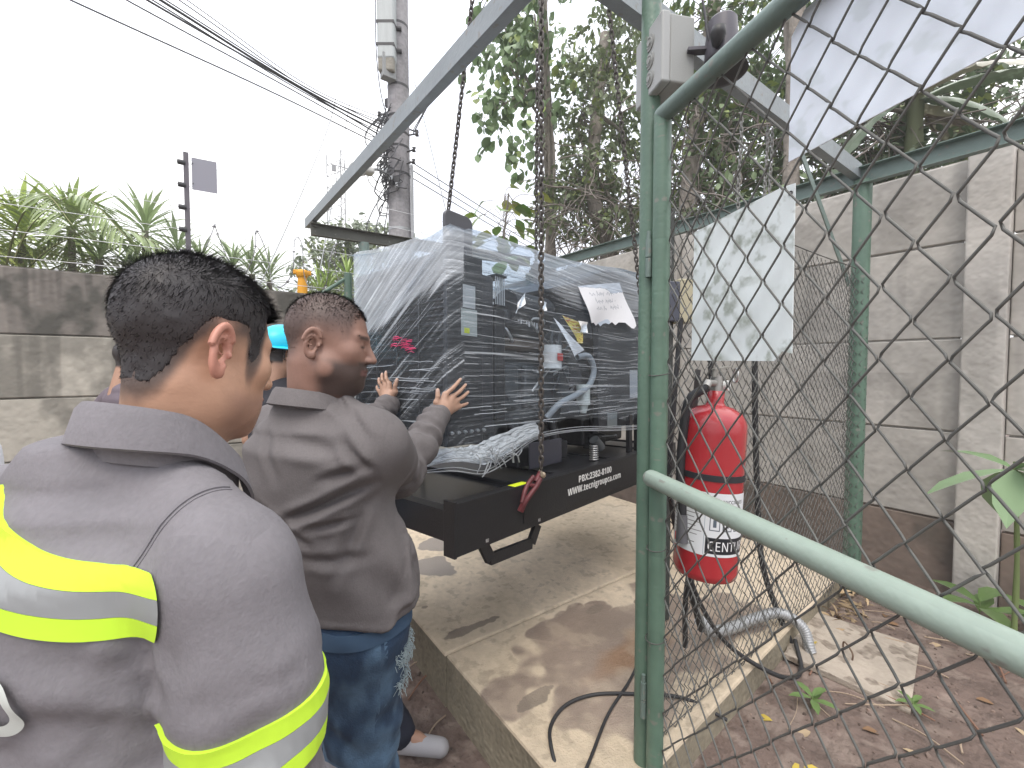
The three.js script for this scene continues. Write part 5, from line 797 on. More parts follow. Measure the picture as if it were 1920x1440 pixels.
// fold-over collar: a padded band swept round the neck, open in front
function collar(C, phi, { r0 = .066, h0 = .0, h1 = .045, fall = .05, r1 = .098, open = .5, point = .03, tilt = .25, drop = .03, n = 50 }) {
  const pos = [], idx = [], prof = 9, sx = Math.cos(phi), sz = Math.sin(phi);
  for (let i = 0; i <= n; i++) {
    const th = mix(-Math.PI + open, Math.PI - open, i / n), fr = Math.abs(th) / Math.PI, back = Math.cos(th);   // th = 0 at the nape
    const pt = point * sstep(.6, .95, fr), P = [[r0, h0 - .01], [r0 - .002, h1 - .01], [r0 + .001, h1], [r0 + .007, h1 + .0035], [r0 + .013, h1 - .003], [r1, h1 - fall - pt], [r1 - .003, h1 - fall - pt - .003], [r0 + .008, h1 - .012], [r0 + .004, h0 - .01]];
    for (const [r, h] of P) { const rr_ = r * (1 + .05 * Math.sin(th * 3)), right = Math.sin(th) * rr_, fw = -back * rr_; const y = h + tilt * r0 * back * .9 - drop * sstep(.35, 1, fr); pos.push(C.x + right * sx + fw * sz, C.y + y, C.z + right * sz - fw * sx); }
  }
  for (let i = 0; i < n; i++) for (let j = 0; j < prof; j++) { const a = i * prof + j, b = i * prof + (j + 1) % prof; idx.push(a, a + prof, b, b, a + prof, b + prof); }
  const g = new THREE.BufferGeometry(); g.setAttribute('position', new THREE.Float32BufferAttribute(pos, 3)); g.setIndex(idx); g.computeVertexNormals(); return boxUV(toCreasedNormals(g, .9));
}
function handField(H, r = .0088) { // H: wrist, palm points and five fingers [[...joints]]; each finger its own chain rooted in the palm
  return p => { let d = 9; for (const [a, b, ra, rb] of H.palm) d = smin(d, capsule(p, a, b, ra, rb), .016); for (const f of H.fingers) { let e = 9; for (let i = 1; i < f.length; i++) e = Math.min(e, capsule(p, f[i - 1], f[i], r * (1.08 - .1 * (i - 1)) * (f.k || 1), r * (1 - .11 * i) * (f.k || 1))); d = smin(d, e, .004); } return d; };
}
function fingerChain(root, tip, n, bend = .012, k = 1) { const m1 = root.clone().lerp(tip, .4).addScaledVector(n, bend), m2 = root.clone().lerp(tip, .74).addScaledVector(n, bend * .75), out = [root, m1, m2, tip.clone().addScaledVector(n, .001)]; out.k = k; return out; }
function bounds(pts, pad) { const b = new THREE.Box3().setFromPoints(pts).expandByScalar(pad); return [b.min, b.max]; }
function foldNoise(p, k, a) { const w = fbm(p.x * 5 * k + 3, p.y * 5 * k, p.z * 5 * k, 2) * 5; const s = Math.sin(p.y * 26 * k + p.x * 17 * k + w * 2.4) * .5 + Math.sin(p.z * 31 * k - p.y * 15 * k + w * 3.1) * .3; return a * (s * (.4 + .9 * fbm(p.x * 6, p.y * 6, p.z * 6 + 4, 2)) + .7 * (fbm(p.x * 13 * k, p.y * 9 * k, p.z * 13 * k, 3) - .5)); }
const armFolds = (p, a, b, amp, f, lo, hi) => { const ab = b.clone().sub(a), L = ab.length(), t = p.clone().sub(a).dot(ab) / L / L; if (t < lo - .1 || t > hi + .1) return 0; const n = fbm(p.x * 18, p.y * 18, p.z * 18, 2); return amp * Math.sin(t * L * f + n * 6.5) * sstep(lo - .08, lo + .06, t) * sstep(hi + .08, hi - .04, t); };

const crease = (x, y, x0, y0, x1, y1, depth, w) => { const bx = x1 - x0, by = y1 - y0, t = clamp(((x - x0) * bx + (y - y0) * by) / (bx * bx + by * by)), e = Math.hypot(x - x0 - bx * t, y - y0 - by * t), s = Math.sin(Math.PI * clamp(t * .9 + .05)); return depth * s * (Math.exp(-e * e / (w * w)) - .55 * Math.exp(-((e - 1.9 * w) ** 2) / (w * w))); };
function personBase(label, X, D, grp) { const g = thing('person', label, 'person', site(X, D), -HEADING, grp); g.userData.at = undefined; delete g.userData.at; return [g, (x, y, d) => V(x - X, y, -(d - D))]; }
// the covered body under the clothes, coarse, so that head and hands sit on one figure
function coverBody(J) { const f = p => { let d = capsule(p, J.neck.clone().lerp(J.hip, .12), J.hip, .075, .1); for (const s of ['R', 'L']) { d = smin(d, limb([J['sh' + s], J['el' + s], J['wr' + s]], [.045, .038, .028])(p), .03); d = smin(d, limb([J['hp' + s], J['kn' + s], J['an' + s]], [.07, .05, .035])(p), .03); d = smin(d, capsule(p, J['an' + s], J['to' + s], .032, .03), .02); } return d; }; const [lo, hi] = bounds(Object.values(J), .17); return sdfMesh(f, lo, hi, .024); }
const transformed = (g, m) => g.applyMatrix4(m);
function shoe(an, to, m, par) { const d = to.clone().sub(an).setY(0).normalize(), a = an.clone().setY(.045).addScaledVector(d, -.05), b = an.clone().setY(.04).addScaledVector(d, .17); const f = p => { const e = smin(capsule(p, a, b, .042, .036), capsule(p, a.clone().setY(.08), a.clone().setY(.1).addScaledVector(d, .05), .042, .044), .04); return Math.max(e, .004 - p.y); }; const [lo, hi] = bounds([a, b, an.clone().setY(.12)], .09); return mesh('shoe', boxUV(sdfMesh(f, lo, hi, .012)), m, par); }

const hairM = M('black_hair', [.024, .020, .021], .5), hairM2 = M('cropped_hair', [.02, .016, .015], .6);
// ---------------------------------------------------------------- man in the lavender-grey work shirt with reflective bands
{
  const [g, J] = personBase('man in lavender-grey work shirt with yellow reflective bands watching the generator', -.49, .56), phi = .24;
  const C = J(-.455, 1.485, .545), T = J(-.512, 1.485, .525), j = { neck: J(-.46, 1.43, .545), hip: J(-.5, .95, .55), shR: J(-.302, 1.365, .458), elR: J(-.276, 1.10, .445), wrR: J(-.225, .915, .60), shL: J(-.735, 1.385, .57), elL: J(-.81, 1.12, .58), wrL: J(-.71, 1.03, .76), hpR: J(-.41, .92, .51), knR: J(-.40, .5, .53), anR: J(-.40, .09, .5), toR: J(-.35, .04, .62), hpL: J(-.58, .92, .6), knL: J(-.59, .5, .62), anL: J(-.6, .09, .6), toL: J(-.55, .04, .72) };
  // head
  const HM = headAxes(J(-.418, 1.620, .575), .42, .16, -.03).scale(V(.9, .92, .9)), neckTo = J(-.447, 1.47, .555).applyMatrix4(HM.clone().invert()), hf = headField({ neckTo }), head = sdfMesh(hf, V(-.105, -.2, -.13), V(.105, .14, .128), .0034);
  const hairLow = z => z > .066 ? .066 : z > .034 ? mix(-.022, .06, sstep(.036, .066, z)) : z > .02 ? mix(.03, -.022, sstep(.02, .031, z)) : z > -.035 ? .034 : mix(-.060, .03, sstep(-.08, -.03, z));
  const inHair = (p, s = 0) => p.y - hairLow(p.z) + s + .012 * (fbm(p.x * 60, p.y * 60, p.z * 60, 2) - .5);
  paint(head, p => { const sk = [.47, .275, .185], n = .92 + .16 * fbm(p.x * 40, p.y * 40, p.z * 40, 3); let c = sk.map(k => k * n); const ear = sstep(.073, .08, Math.abs(p.x)); c = [mix(c[0], .50 * n, ear), mix(c[1], .235 * n, ear), mix(c[2], .175 * n, ear)]; const fade = sstep(-.034, .004, inHair(p)) * (1 - ear); c = c.map((k, i) => mix(k, [.05, .04, .038][i], fade * .9)); const beard = sstep(-.045, -.07, p.y) * sstep(-.01, .03, p.z) * sstep(-.14, -.115, p.y); c = c.map((k, i) => mix(k, k * [.80, .80, .86][i], beard)); const lip = sstep(.012, .004, Math.abs(p.y + .066)) * sstep(.084, .09, p.z); return c.map((k, i) => mix(k, [.36, .16, .14][i], lip * .6)); });
  const body = merge2([transformed(head, HM), paint(coverBody(j), () => [.47, .275, .185]), handMesh(j.wrR, j.elR, [.47, .275, .185], 1), handMesh(j.wrL, j.elL, [.47, .275, .185], -1)]);
  mesh('body', boxUV(body), skinM, g);
  // hair: mass plus strands
  const cap = sdfMesh(p => smax(hf0(p) - (.001 + .006 * sstep(.03, .11, p.y) + .007 * sstep(.03, .09, p.z) * sstep(.05, .09, p.y)) + .003 * (fbm(p.x * 70, p.y * 70, p.z * 70, 2) - .5), -(inHair(p) - .004), .006), V(-.1, -.11, -.13), V(.1, .155, .125), .0045);
  const rand = mulberry(3), pool = poolOf(cap, p => inHair(p) > .002);
  const h = mesh('hair', cap.applyMatrix4(HM), hairM, g);
  const st = strands(pool, 24000, { rand, w: .00036, len: p => .003 + .011 * sstep(.02, .1, p.y), curl: .06, dir: (p, n) => { const top = sstep(.06, .11, p.y), fr = sstep(.05, .085, p.z); return n.clone().multiplyScalar(.3 + .35 * top).add(V(0, -.8 * (1 - top), 0)).add(V(.1, .25 * fr, .5 * top - .3 * (1 - top))); } });
  const quiff = strands(poolOf(head0(hf), p => p.z > .068 && p.y > .062 && Math.abs(p.x) < .06), 1100, { rand, w: .0008, len: () => .026, curl: -.02, dir: (p, n) => V(0, .55, .75).addScaledVector(n, .3) });
  const stm = M('hair_strands', [.06, .052, .056], .28);
  mesh('strands', merge([st, quiff]).applyMatrix4(HM), stm, h);
  // lashes and brow
  mesh('eyebrow', strands([-1].flatMap(s => Array.from({ length: 14 }, (_, i) => ({ p: V(s * (.018 + i * .0022), .021 - .0002 * i * i * .1, .088 - i * .0008), n: V(s * .3, .2, .9) }))), 260, { rand, w: .0006, len: () => .008, dir: () => V(-.8, .25, .2) }).applyMatrix4(HM), stm, g);
  mesh('eyelash', strands(Array.from({ length: 12 }, (_, i) => ({ p: V(-.021 - i * .0018, .001, .0865 - i * .0006), n: V(-.2, 0, 1) })), 60, { rand, w: .0005, len: () => .009, dir: () => V(-.2, -.15, 1) }).applyMatrix4(HM), hairM, g);
  // shirt
  const tf = torsoField(T, phi, [[.03, .062, .062, .0], [-.015, .085, .072, -.002], [-.05, .13, .09, -.006], [-.1, .178, .115, -.014], [-.2, .182, .128, -.014], [-.36, .175, .124, 0], [-.5, .17, .12, .0], [-.62, .175, .12, 0]]);
  const aR = limb([j.shR, j.shR.clone().lerp(j.elR, .35), j.elR, j.wrR], [.066, .073, .067, .052]), aL = limb([j.shL, j.elL, j.wrL], [.075, .068, .05]);
  const cl = [J(-.455, 1.475, .54), J(-.325, 1.395, .467), J(-.70, 1.402, .56)];
  const shirtBase = p => { let d = tf(p); d = smin(d, capsule(p, cl[0], cl[1], .04, .06), .04); d = smin(d, capsule(p, cl[0], cl[2], .04, .064), .04); const up = sstep(1.28, 1.37, p.y); d = smin(d, aR(p), mix(.008, .035, up)); return smin(d, aL(p), mix(.008, .035, up)); };
  const wrinkles = [[0.0385, 1.4075, 0.035, 1.3375, 0.012, 0.01], [0.0358, 1.3531, 0.1073, 1.2899, 0.014, 0.012], [0.1252, 1.3696, 0.1157, 1.296, 0.013, 0.009], [0.0683, 1.3855, 0.0756, 1.3319, 0.008, 0.012], [0.1642, 1.3539, 0.1736, 1.2812, 0.009, 0.01], [0.0269, 1.288, 0.0805, 1.2393, 0.01, 0.012], [0.1986, 1.3734, 0.1848, 1.3179, 0.006, 0.014], [0.231, 1.4011, 0.2495, 1.3364, 0.006, 0.016], [0.1338, 1.3, 0.1619, 1.2578, 0.01, 0.01], [0.2572, 1.4148, 0.281, 1.3435, 0.006, 0.014], [0.0756, 1.2783, 0.0951, 1.2344, 0.009, 0.01]];
  const shirtF = p => { let d = shirtBase(p); if (d > .05) return d; for (const c of wrinkles) d += .38 * crease(p.x, p.y, c[0], c[1], c[2], c[3], c[4], c[5] * 1.5) * sstep(-.03, .05, p.z) * sstep(1.36, 1.31, p.y); const low = sstep(1.36, 1.24, p.y); d += foldNoise(p, .5, .013) * (.05 + .9 * low) + armFolds(p, j.shR, j.elR, .004, 46, .3, .95) + armFolds(p, j.elR, j.wrR, .0045, 85, 0, .9); 
    const seam = Math.abs((p.clone().sub(j.shR)).dot(V(.86, .22, .42).normalize()) + .055); if (p.distanceTo(j.shR) < .17) d -= .0022 * Math.exp(-seam * seam / .00003); return d; };
  const [lo, hi] = bounds([j.shR, j.shL, j.elR, j.wrR, j.elL, j.wrL, C, j.hip], .11); lo.y = .88; hi.y = 1.56;
  const shirtM = cloth('lavender_grey_twill', [.172, .162, .174]);
  const s = mesh('shirt', boxUV(sdfMesh(shirtF, lo, hi, .0085)), shirtM, g);
  mesh('collar', collar(C.clone().add(V(.004, .012, -.004)), phi, { r0: .071, h0: -.02, h1: .034, fall: .042, r1: .096, open: .5, point: .03, tilt: .45, drop: .06 }), shirtM, s);
  const neon = M('fluorescent_band', [.50, .76, .04], .85), silver = M('reflective_silver', [.25, .26, .265], .6);
  const rows = [[-.033, -.013, neon], [-.0125, .0125, silver], [.013, .033, neon]];
  // band across the back: follows the yoke, dropping towards the arm
  const back = V(-Math.sin(phi), 0, Math.cos(phi)), right = V(Math.cos(phi), 0, Math.sin(phi)), bandC = J(-.512, 1.418, .525), b1 = back.clone();
  for (const [a, b, m] of rows) mesh('reflective_band', strip(p => shirtBase(p) - .001, bandC, V(0, 1, 0), b1, -.42, 1.17, a, b, .0036, .3, 80, th => -.052 * Math.sin(th)), m, s);
  // band round the upper arm
  const axA = j.elR.clone().sub(j.shR).normalize(), armC = j.shR.clone().lerp(j.elR, .56), axS = axA.clone().addScaledVector(V(1, 0, 0), -.0).normalize();
  for (const [a, b, m] of rows) mesh('reflective_band', strip(shirtF, armC, axS.clone().negate(), V(1, 0, 0).addScaledVector(axS, -axS.x).normalize(), -Math.PI * .8, Math.PI, a * .95, b * .95, .0035, .106, 90, th => .006 * Math.sin(th * 2 + 1)), m, s);
  { const n = V(.84, -.12, .42).normalize(), e = V(0, 1, 0).addScaledVector(n, -n.y).normalize(); mesh('shoulder_seam', strip(shirtF, j.shR.clone().addScaledVector(n, -.052), n, e, -.2, 1.75, -.0022, .0022, .0016, .15, 70), shirtM, s); mesh('shoulder_seam', strip(shirtF, j.shR.clone().addScaledVector(n, -.046), n, e, -.2, 1.75, -.0008, .0008, .0008, .15, 70), shirtM, s); }
  // printed letter on the back
  { const lg = new THREE.RingGeometry(.56, 1, 48, 4).scale(.018, .03, 1), q = lg.attributes.position, c = J(-.512, 1.29, .525); for (let i = 0; i < q.count; i++) { const o = c.clone().addScaledVector(right, q.getX(i) + .08).add(V(0, q.getY(i), 0)).addScaledVector(back, .3); let t = 0; for (let n = 0; n < 40; n++) { const d = shirtF(o.clone().addScaledVector(back, -t)); if (d < .0006) break; t += d * .8; } o.addScaledVector(back, -t + .005); q.setXYZ(i, o.x, o.y, o.z); } lg.computeVertexNormals(); mesh('printed_letter', lg, M('pale_print', [.55, .58, .55], .7), s); }
  // trousers and shoes
  const tr = p => smin(smin(capsule(p, J(-.45, .93, .53), J(-.55, .93, .57), .13), limb([j.hpR, j.knR, j.anR], [.1, .075, .06])(p), .05), limb([j.hpL, j.knL, j.anL], [.1, .075, .06])(p), .05) + foldNoise(p, 1, .004);
  const [l2, h2] = bounds([j.hpR, j.hpL, j.anR, j.anL], .16); mesh('trousers', boxUV(sdfMesh(tr, l2, h2, .018)), cloth('navy_drill', [.03, .035, .055]), g); shoe(j.anR, j.toR, M('black_boot', [.03, .028, .026], .5), g); shoe(j.anL, j.toL, M('black_boot', [.03, .028, .026], .5), g);
}
function hf0(p) { return headCore(p); }
var headCoreF; function headCore(p) { headCoreF ??= headField({ ears: false }); return headCoreF(p); }
function head0(f) { return sdfMesh(headCore, V(-.1, .03, .03), V(.1, .13, .13), .004); }
function merge2(list) { return mergeGeometries(list.map(k => { const q = k.index ? k.toNonIndexed() : k; for (const n of Object.keys(q.attributes)) if (!['position', 'normal', 'color'].includes(n)) q.deleteAttribute(n); return q; })); }
// relaxed hand at the end of a forearm: palm, four curled fingers, thumb on its side
function handMesh(w, el, col, side) {
  const d = w.clone().sub(el).normalize(), up = V(0, 1, 0).addScaledVector(d, -d.y).normalize(), s = d.clone().cross(up).normalize().multiplyScalar(side), P = (a, b, c) => w.clone().addScaledVector(d, a).addScaledVector(up, b).addScaledVector(s, c);
  const F = [0, 1, 2, 3].map(i => { const o = (i - 1.5) * .019, l = [.9, 1, .94, .75][i]; const f = [P(.085, -o, 0), P(.085 + .036 * l, -o, -.006), P(.085 + .06 * l, -o, -.022), P(.085 + .07 * l, -o, -.04)]; f.k = 1; return f; }); const th = [P(.03, .03, -.008), P(.06, .05, -.02), P(.085, .052, -.03)]; th.k = 1.15;
  const f = handField({ palm: [[P(-.03, 0, 0), P(.02, 0, 0), .026, .026], [P(.03, .018, 0), P(.08, .026, 0), .017, .014], [P(.03, -.012, 0), P(.078, -.026, 0), .017, .013], [P(.03, 0, 0), P(.08, 0, 0), .018, .014]], fingers: [...F, th] });
  const [lo, hi] = bounds([P(0, 0, 0), P(.17, 0, -.05), P(.1, .06, 0), P(.1, -.05, 0)], .035); return paint(sdfMesh(f, lo, hi, .0042), () => col);
}
// ---------------------------------------------------------------- man pushing the generator
{
  const [g, J] = personBase('man in dark grey long-sleeved shirt and torn jeans pushing the wrapped generator', -.47, 1.12), phi = .57;
  const C = J(-.515, 1.505, 1.105), j = { neck: J(-.515, 1.46, 1.11), hip: J(-.46, .95, 1.13), shR: J(-.345, 1.40, 1.055), elR: J(-.352, 1.268, 1.335), wrR: J(-.279, 1.422, 1.612), shL: J(-.665, 1.42, 1.26), elL: J(-.655, 1.29, 1.575), wrL: J(-.53, 1.445, 1.85), hpR: J(-.395, .92, 1.08), knR: J(-.40, .5, 1.11), anR: J(-.43, .09, 1.1), toR: J(-.36, .04, 1.22), hpL: J(-.53, .92, 1.18), knL: J(-.52, .5, 1.23), anL: J(-.54, .09, 1.24), toL: J(-.46, .04, 1.36) };
  const sk = [.27, .152, .115], HM = headAxes(J(-.468, 1.66, 1.1), 1.36, .08, -.02), neckTo = J(-.505, 1.45, 1.115).applyMatrix4(HM.clone().invert()), hf = headField({ full: .9, neckTo }), head = sdfMesh(hf, V(-.115, -.23, -.13), V(.115, .14, .128), .0037);
  const hairY = z => z > .05 ? mix(.02, .072, sstep(.05, .075, z)) : z > -.03 ? .022 : mix(-.05, .02, sstep(-.09, -.03, z));
  paint(head, p => { const n = .9 + .2 * fbm(p.x * 35, p.y * 35, p.z * 35, 3), ear = sstep(.075, .082, Math.abs(p.x)); let c = sk.map(k => k * n); const fade = sstep(-.03, .05, p.y - hairY(p.z)) * (1 - ear); c = c.map((k, i) => mix(k, [.045, .034, .032][i], fade * .8)); const beard = sstep(-.03, -.055, p.y) * sstep(-.025, .01, p.z) * sstep(-.15, -.12, p.y) * (1 - ear); const brow = sstep(.007, .003, Math.abs(p.y - .0215)) * sstep(.008, .014, Math.abs(p.x)) * sstep(.052, .044, Math.abs(p.x)) * sstep(.06, .07, p.z), slit = sstep(.003, .0012, Math.abs(p.y + .001)) * sstep(.016, .022, Math.abs(p.x)) * sstep(.046, .04, Math.abs(p.x)) * sstep(.07, .076, p.z); c = c.map((k, i) => mix(k, [.03, .022, .02][i], Math.max(brow * .8, slit * .9))); const must = sstep(.016, .006, Math.abs(p.y + .05)) * sstep(.07, .082, p.z); c = c.map((k, i) => mix(k, [.035, .026, .024][i], Math.max(beard * .85, must * .85))); const lip = sstep(.010, .004, Math.abs(p.y + .067)) * sstep(.082, .088, p.z); return c.map((k, i) => mix(k, [.20, .09, .08][i], lip * .7)); });
  // hands flat on the film
  const nR = V(.757, .03, .652).normalize(), nL = V(-.653, .03, .757).normalize();
  const R = Object.fromEntries(Object.entries({ thT: [-.287, 1.516, 1.612], thB: [-.290, 1.47, 1.607], inT: [-.212, 1.556, 1.701], inK: [-.263, 1.498, 1.641], miT: [-.194, 1.533, 1.722], miK: [-.24, 1.487, 1.666], riT: [-.185, 1.503, 1.731], riK: [-.226, 1.471, 1.682], piT: [-.187, 1.458, 1.727], piK: [-.217, 1.448, 1.692], wr: [-.277, 1.427, 1.618] }).map(([k, v]) => [k, J(...v).addScaledVector(nR, .009)]));
  const Lh = Object.fromEntries(Object.entries({ thT: [-.486, 1.549, 1.831], thB: [-.497, 1.498, 1.838], inT: [-.548, 1.583, 1.885], inK: [-.530, 1.53, 1.867], miT: [-.570, 1.574, 1.904], miK: [-.552, 1.526, 1.887], riT: [-.590, 1.553, 1.921], riK: [-.570, 1.515, 1.904], piT: [-.604, 1.517, 1.932], piK: [-.584, 1.493, 1.914], wr: [-.530, 1.45, 1.857] }).map(([k, v]) => [k, J(...v).addScaledVector(nL, .009)]));
  const hand = (H, n) => { const f = handField({ palm: [[H.wr, H.wr.clone().lerp(H.miK, .3), .026, .027], [H.wr.clone().lerp(H.inK, .3), H.inK, .02, .0125], [H.wr.clone().lerp(H.miK, .3), H.miK, .02, .0125], [H.wr.clone().lerp(H.riK, .3), H.riK, .019, .012], [H.wr.clone().lerp(H.piK, .25), H.piK, .02, .0115], [H.wr.clone().lerp(H.inK, .15), H.thB, .02, .0135]], fingers: [fingerChain(H.inK, H.inT, n, .008), fingerChain(H.miK, H.miT, n, .009), fingerChain(H.riK, H.riT, n, .008), fingerChain(H.piK, H.piT, n, .006, .86), Object.assign([H.thB, H.thB.clone().lerp(H.thT, .5).addScaledVector(n, .004), H.thT], { k: 1.15 })] }, .0086); const [lo, hi] = bounds(Object.values(H), .035); const tips = [H.inT, H.miT, H.riT, H.piT, H.thT]; return paint(sdfMesh(f, lo, hi, .0032), p => { const t = Math.min(...tips.map(q => q.distanceTo(p))), nail = sstep(.013, .008, t), kn = Math.min(H.inK.distanceTo(p), H.miK.distanceTo(p), H.riK.distanceTo(p)); const n = .92 + .16 * fbm(p.x * 60, p.y * 60, p.z * 60, 2); return [.40, .245, .175].map((k, i) => mix(k, [.50, .36, .30][i], nail * .6) * n * mix(1, .88, sstep(.018, .006, kn))); }); };
  mesh('body', boxUV(merge2([transformed(head, HM), paint(coverBody(j), () => sk), hand(R, nR), hand(Lh, nL)])), skinM, g);
  const rand = mulberry(8), pool = poolOf(sdfMesh(headCore2, V(-.11, -.11, -.13), V(.11, .14, .125), .006), p => p.y > hairY(p.z) + .012 * rand());
  const hair = mesh('hair', merge([strands(pool, 9000, { rand, w: .0006, len: p => .0025 + .007 * sstep(.04, .11, p.y), dir: (p, n) => n.clone().multiplyScalar(.8).add(V(0, -.2, .35)) }), strands(poolOf(sdfMesh(headCore2, V(-.06, .05, .06), V(.06, .11, .12), .005), p => p.z > .066 && p.y > .068), 260, { rand, w: .0006, len: () => .008, dir: (p, n) => V(0, .1, .5).addScaledVector(n, .7) })]).applyMatrix4(HM), hairM2, g);
  mesh('eyebrow', strands(Array.from({ length: 16 }, (_, i) => ({ p: V(-.014 - i * .0022, .020 + .0003 * i, .0885 - i * .0009), n: V(-.3, .2, .9) })), 320, { rand, w: .0006, len: () => .008, dir: () => V(-.8, .25, .2) }).applyMatrix4(HM), hairM2, g);
  // shirt
  const lean = h => [.075 * sstep(-.1, -.55, h), 0], tf = torsoField(C, phi, [[.02, .075, .07, 0], [-.02, .10, .08, -.004], [-.06, .15, .105, -.008], [-.11, .19, .13, -.012], [-.22, .2, .15, -.006], [-.36, .2, .155, .012], [-.47, .195, .152, .02], [-.54, .185, .145, .012]], lean);
  const aR = limb([j.shR, j.elR, j.wrR], [.09, .072, .047]), aL = limb([j.shL, j.elL, j.wrL], [.088, .07, .047]), cl = [J(-.505, 1.495, 1.105), J(-.375, 1.42, 1.06), J(-.64, 1.42, 1.24)];
  const wrinkles = [[-0.0592, 1.2472, 0.1515, 1.3366, 0.014, 0.011], [-0.129, 1.2823, 0.0238, 1.1975, 0.01, 0.01], [0.0214, 1.2423, 0.1123, 1.2532, 0.007, 0.008], [-0.02, 1.5877, 0.0841, 1.475, 0.008, 0.009], [-0.0935, 1.5571, 0.029, 1.5143, 0.007, 0.009], [0.078, 1.502, 0.1515, 1.4285, 0.007, 0.01], [-0.1241, 1.4666, -0.0635, 1.3454, 0.007, 0.012], [-0.046, 1.432, 0.086, 1.408, 0.008, 0.014], [0.1325, 1.3, 0.07, 1.1125, 0.007, 0.012], [-0.02, 1.1713, 0.1392, 1.159, 0.006, 0.012], [-0.124, 1.1421, -0.025, 1.0926, 0.006, 0.012], [0.0825, 1.4375, 0.1512, 1.3625, 0.01, 0.01], [0.0335, 1.3454, 0.1426, 1.3757, 0.008, 0.01], [0.0413, 1.5449, 0.1392, 1.502, 0.006, 0.007]];
  const shirtF = p => { let d = tf(p); d = smin(d, capsule(p, cl[0], cl[1], .06, .078), .05); d = smin(d, capsule(p, cl[0], cl[2], .06, .078), .05); d = smin(d, aR(p), .05); d = smin(d, aL(p), .045); if (d > .05) return d;
    for (const c of wrinkles) d += crease(p.x, p.y, ...c) * sstep(-.02, .05, p.z);
    d += foldNoise(p, .6, .013) * (.3 + .7 * sstep(1.46, 1.3, p.y)) + armFolds(p, j.elR, j.wrR, .0065, 105, .42, .97) + armFolds(p, j.elL, j.wrL, .006, 105, .42, .97) + armFolds(p, j.shR, j.elR, .006, 62, .35, 1) + armFolds(p, j.elR, j.wrR, .005, 60, -.05, .42);
    const cutR = p.clone().sub(j.wrR).dot(j.wrR.clone().sub(j.elR).normalize()) - .012, cutL = p.clone().sub(j.wrL).dot(j.wrL.clone().sub(j.elL).normalize()) - .012; if (p.distanceTo(j.wrR) < .09) d = smax(d, cutR, .01); if (p.distanceTo(j.wrL) < .09) d = smax(d, cutL, .01);
    const hem = .99 + .012 * Math.sin(p.x * 22) + .008 * Math.sin(p.z * 30); d = smax(d, hem - p.y, .012); if (p.y < 1.01) d -= .003 * Math.exp(-((p.y - hem - .012) ** 2) / .00012); const slit = p.clone().sub(J(-.335, .97, 1.09)); if (slit.y < .06 && slit.length() < .12) d = smax(d, -(Math.hypot(slit.x * .8, slit.y * .55, slit.z) - .034), .008); return d; };
  const [lo, hi] = bounds([j.shR, j.shL, j.elR, j.wrR, j.elL, j.wrL, C, j.hip], .2); lo.y = .945; hi.y = 1.55;
  const sm = cloth('charcoal_jersey', [.122, .11, .110]), s = mesh('shirt', boxUV(sdfMesh(shirtF, lo, hi, .0088)), sm, g);
  mesh('collar', collar(C.clone().add(V(.004, .004, -.004)), phi, { r0: .09, h0: -.02, h1: .018, fall: .035, r1: .118, open: .45, point: .02, tilt: .3, drop: .05 }), sm, s);
  for (const [w, e] of [[j.wrR, j.elR], [j.wrL, j.elL]]) { const d = w.clone().sub(e).normalize(), q = w.clone().addScaledVector(d, .008), prof = [[.041, -.045], [.046, -.03], [.0475, -.012], [.0455, .004], [.041, .007], [.036, .003], [.035, -.02]]; const cg = lathe([...prof, prof[0]], 32); cg.applyQuaternion(new THREE.Quaternion().setFromUnitVectors(V(0, 1, 0), d)).translate(q.x, q.y, q.z); mesh('cuff', boxUV(cg), sm, s); }
  // jeans
  const tr0 = p => { let d = smin(capsule(p, J(-.41, .95, 1.1), J(-.52, .95, 1.16), .128), limb([j.hpR, j.knR, j.anR], [.118, .088, .068])(p), .06); d = smin(d, limb([j.hpL, j.knL, j.anL], [.115, .088, .068])(p), .06); if (d > .04) return d; return d + foldNoise(p, 1.1, .006) + .004 * Math.sin(p.y * 60 + p.x * 30 + 5 * fbm(p.x * 9, p.y * 9, p.z * 9, 2)) * sstep(.86, .7, p.y); };
  const [l2, h2] = bounds([j.hpR, j.hpL, j.anR, j.anL], .17); h2.y = 1.03;
  const denim = tex(512, (u, v) => { const n = fbm(u * 5, v * 5, 3, 4, 5), f = fbm(u * 70, v * 70, 5, 2, 70), wear = sstep(.48, .66, fbm(u * 6 + 3, v * 3, 9, 4, 6)), tw = .5 + .5 * Math.sin((u + v) * 180 * 6.283), k = .7 + .5 * n + .25 * (f - .5) + .06 * tw; return [mix(.018, .075, wear) * k, mix(.042, .135, wear) * k, mix(.085, .21, wear) * k]; }, { srgb: true });
  const tm = M('worn_denim', [1, 1, 1], .9, { map: withRep(denim, 1.6), bumpMap: withRep(grain, 6), bumpScale: .0012 }); const trm = mesh('jeans', boxUV(sdfMesh(tr0, l2, h2, .0125)), tm, g);
  mesh('waistband', strip(tr0, J(-.46, .955, 1.13), V(0, 1, 0), V(1, 0, 0), -Math.PI, Math.PI, -.006, .028, .004, .3, 90), tm, trm);
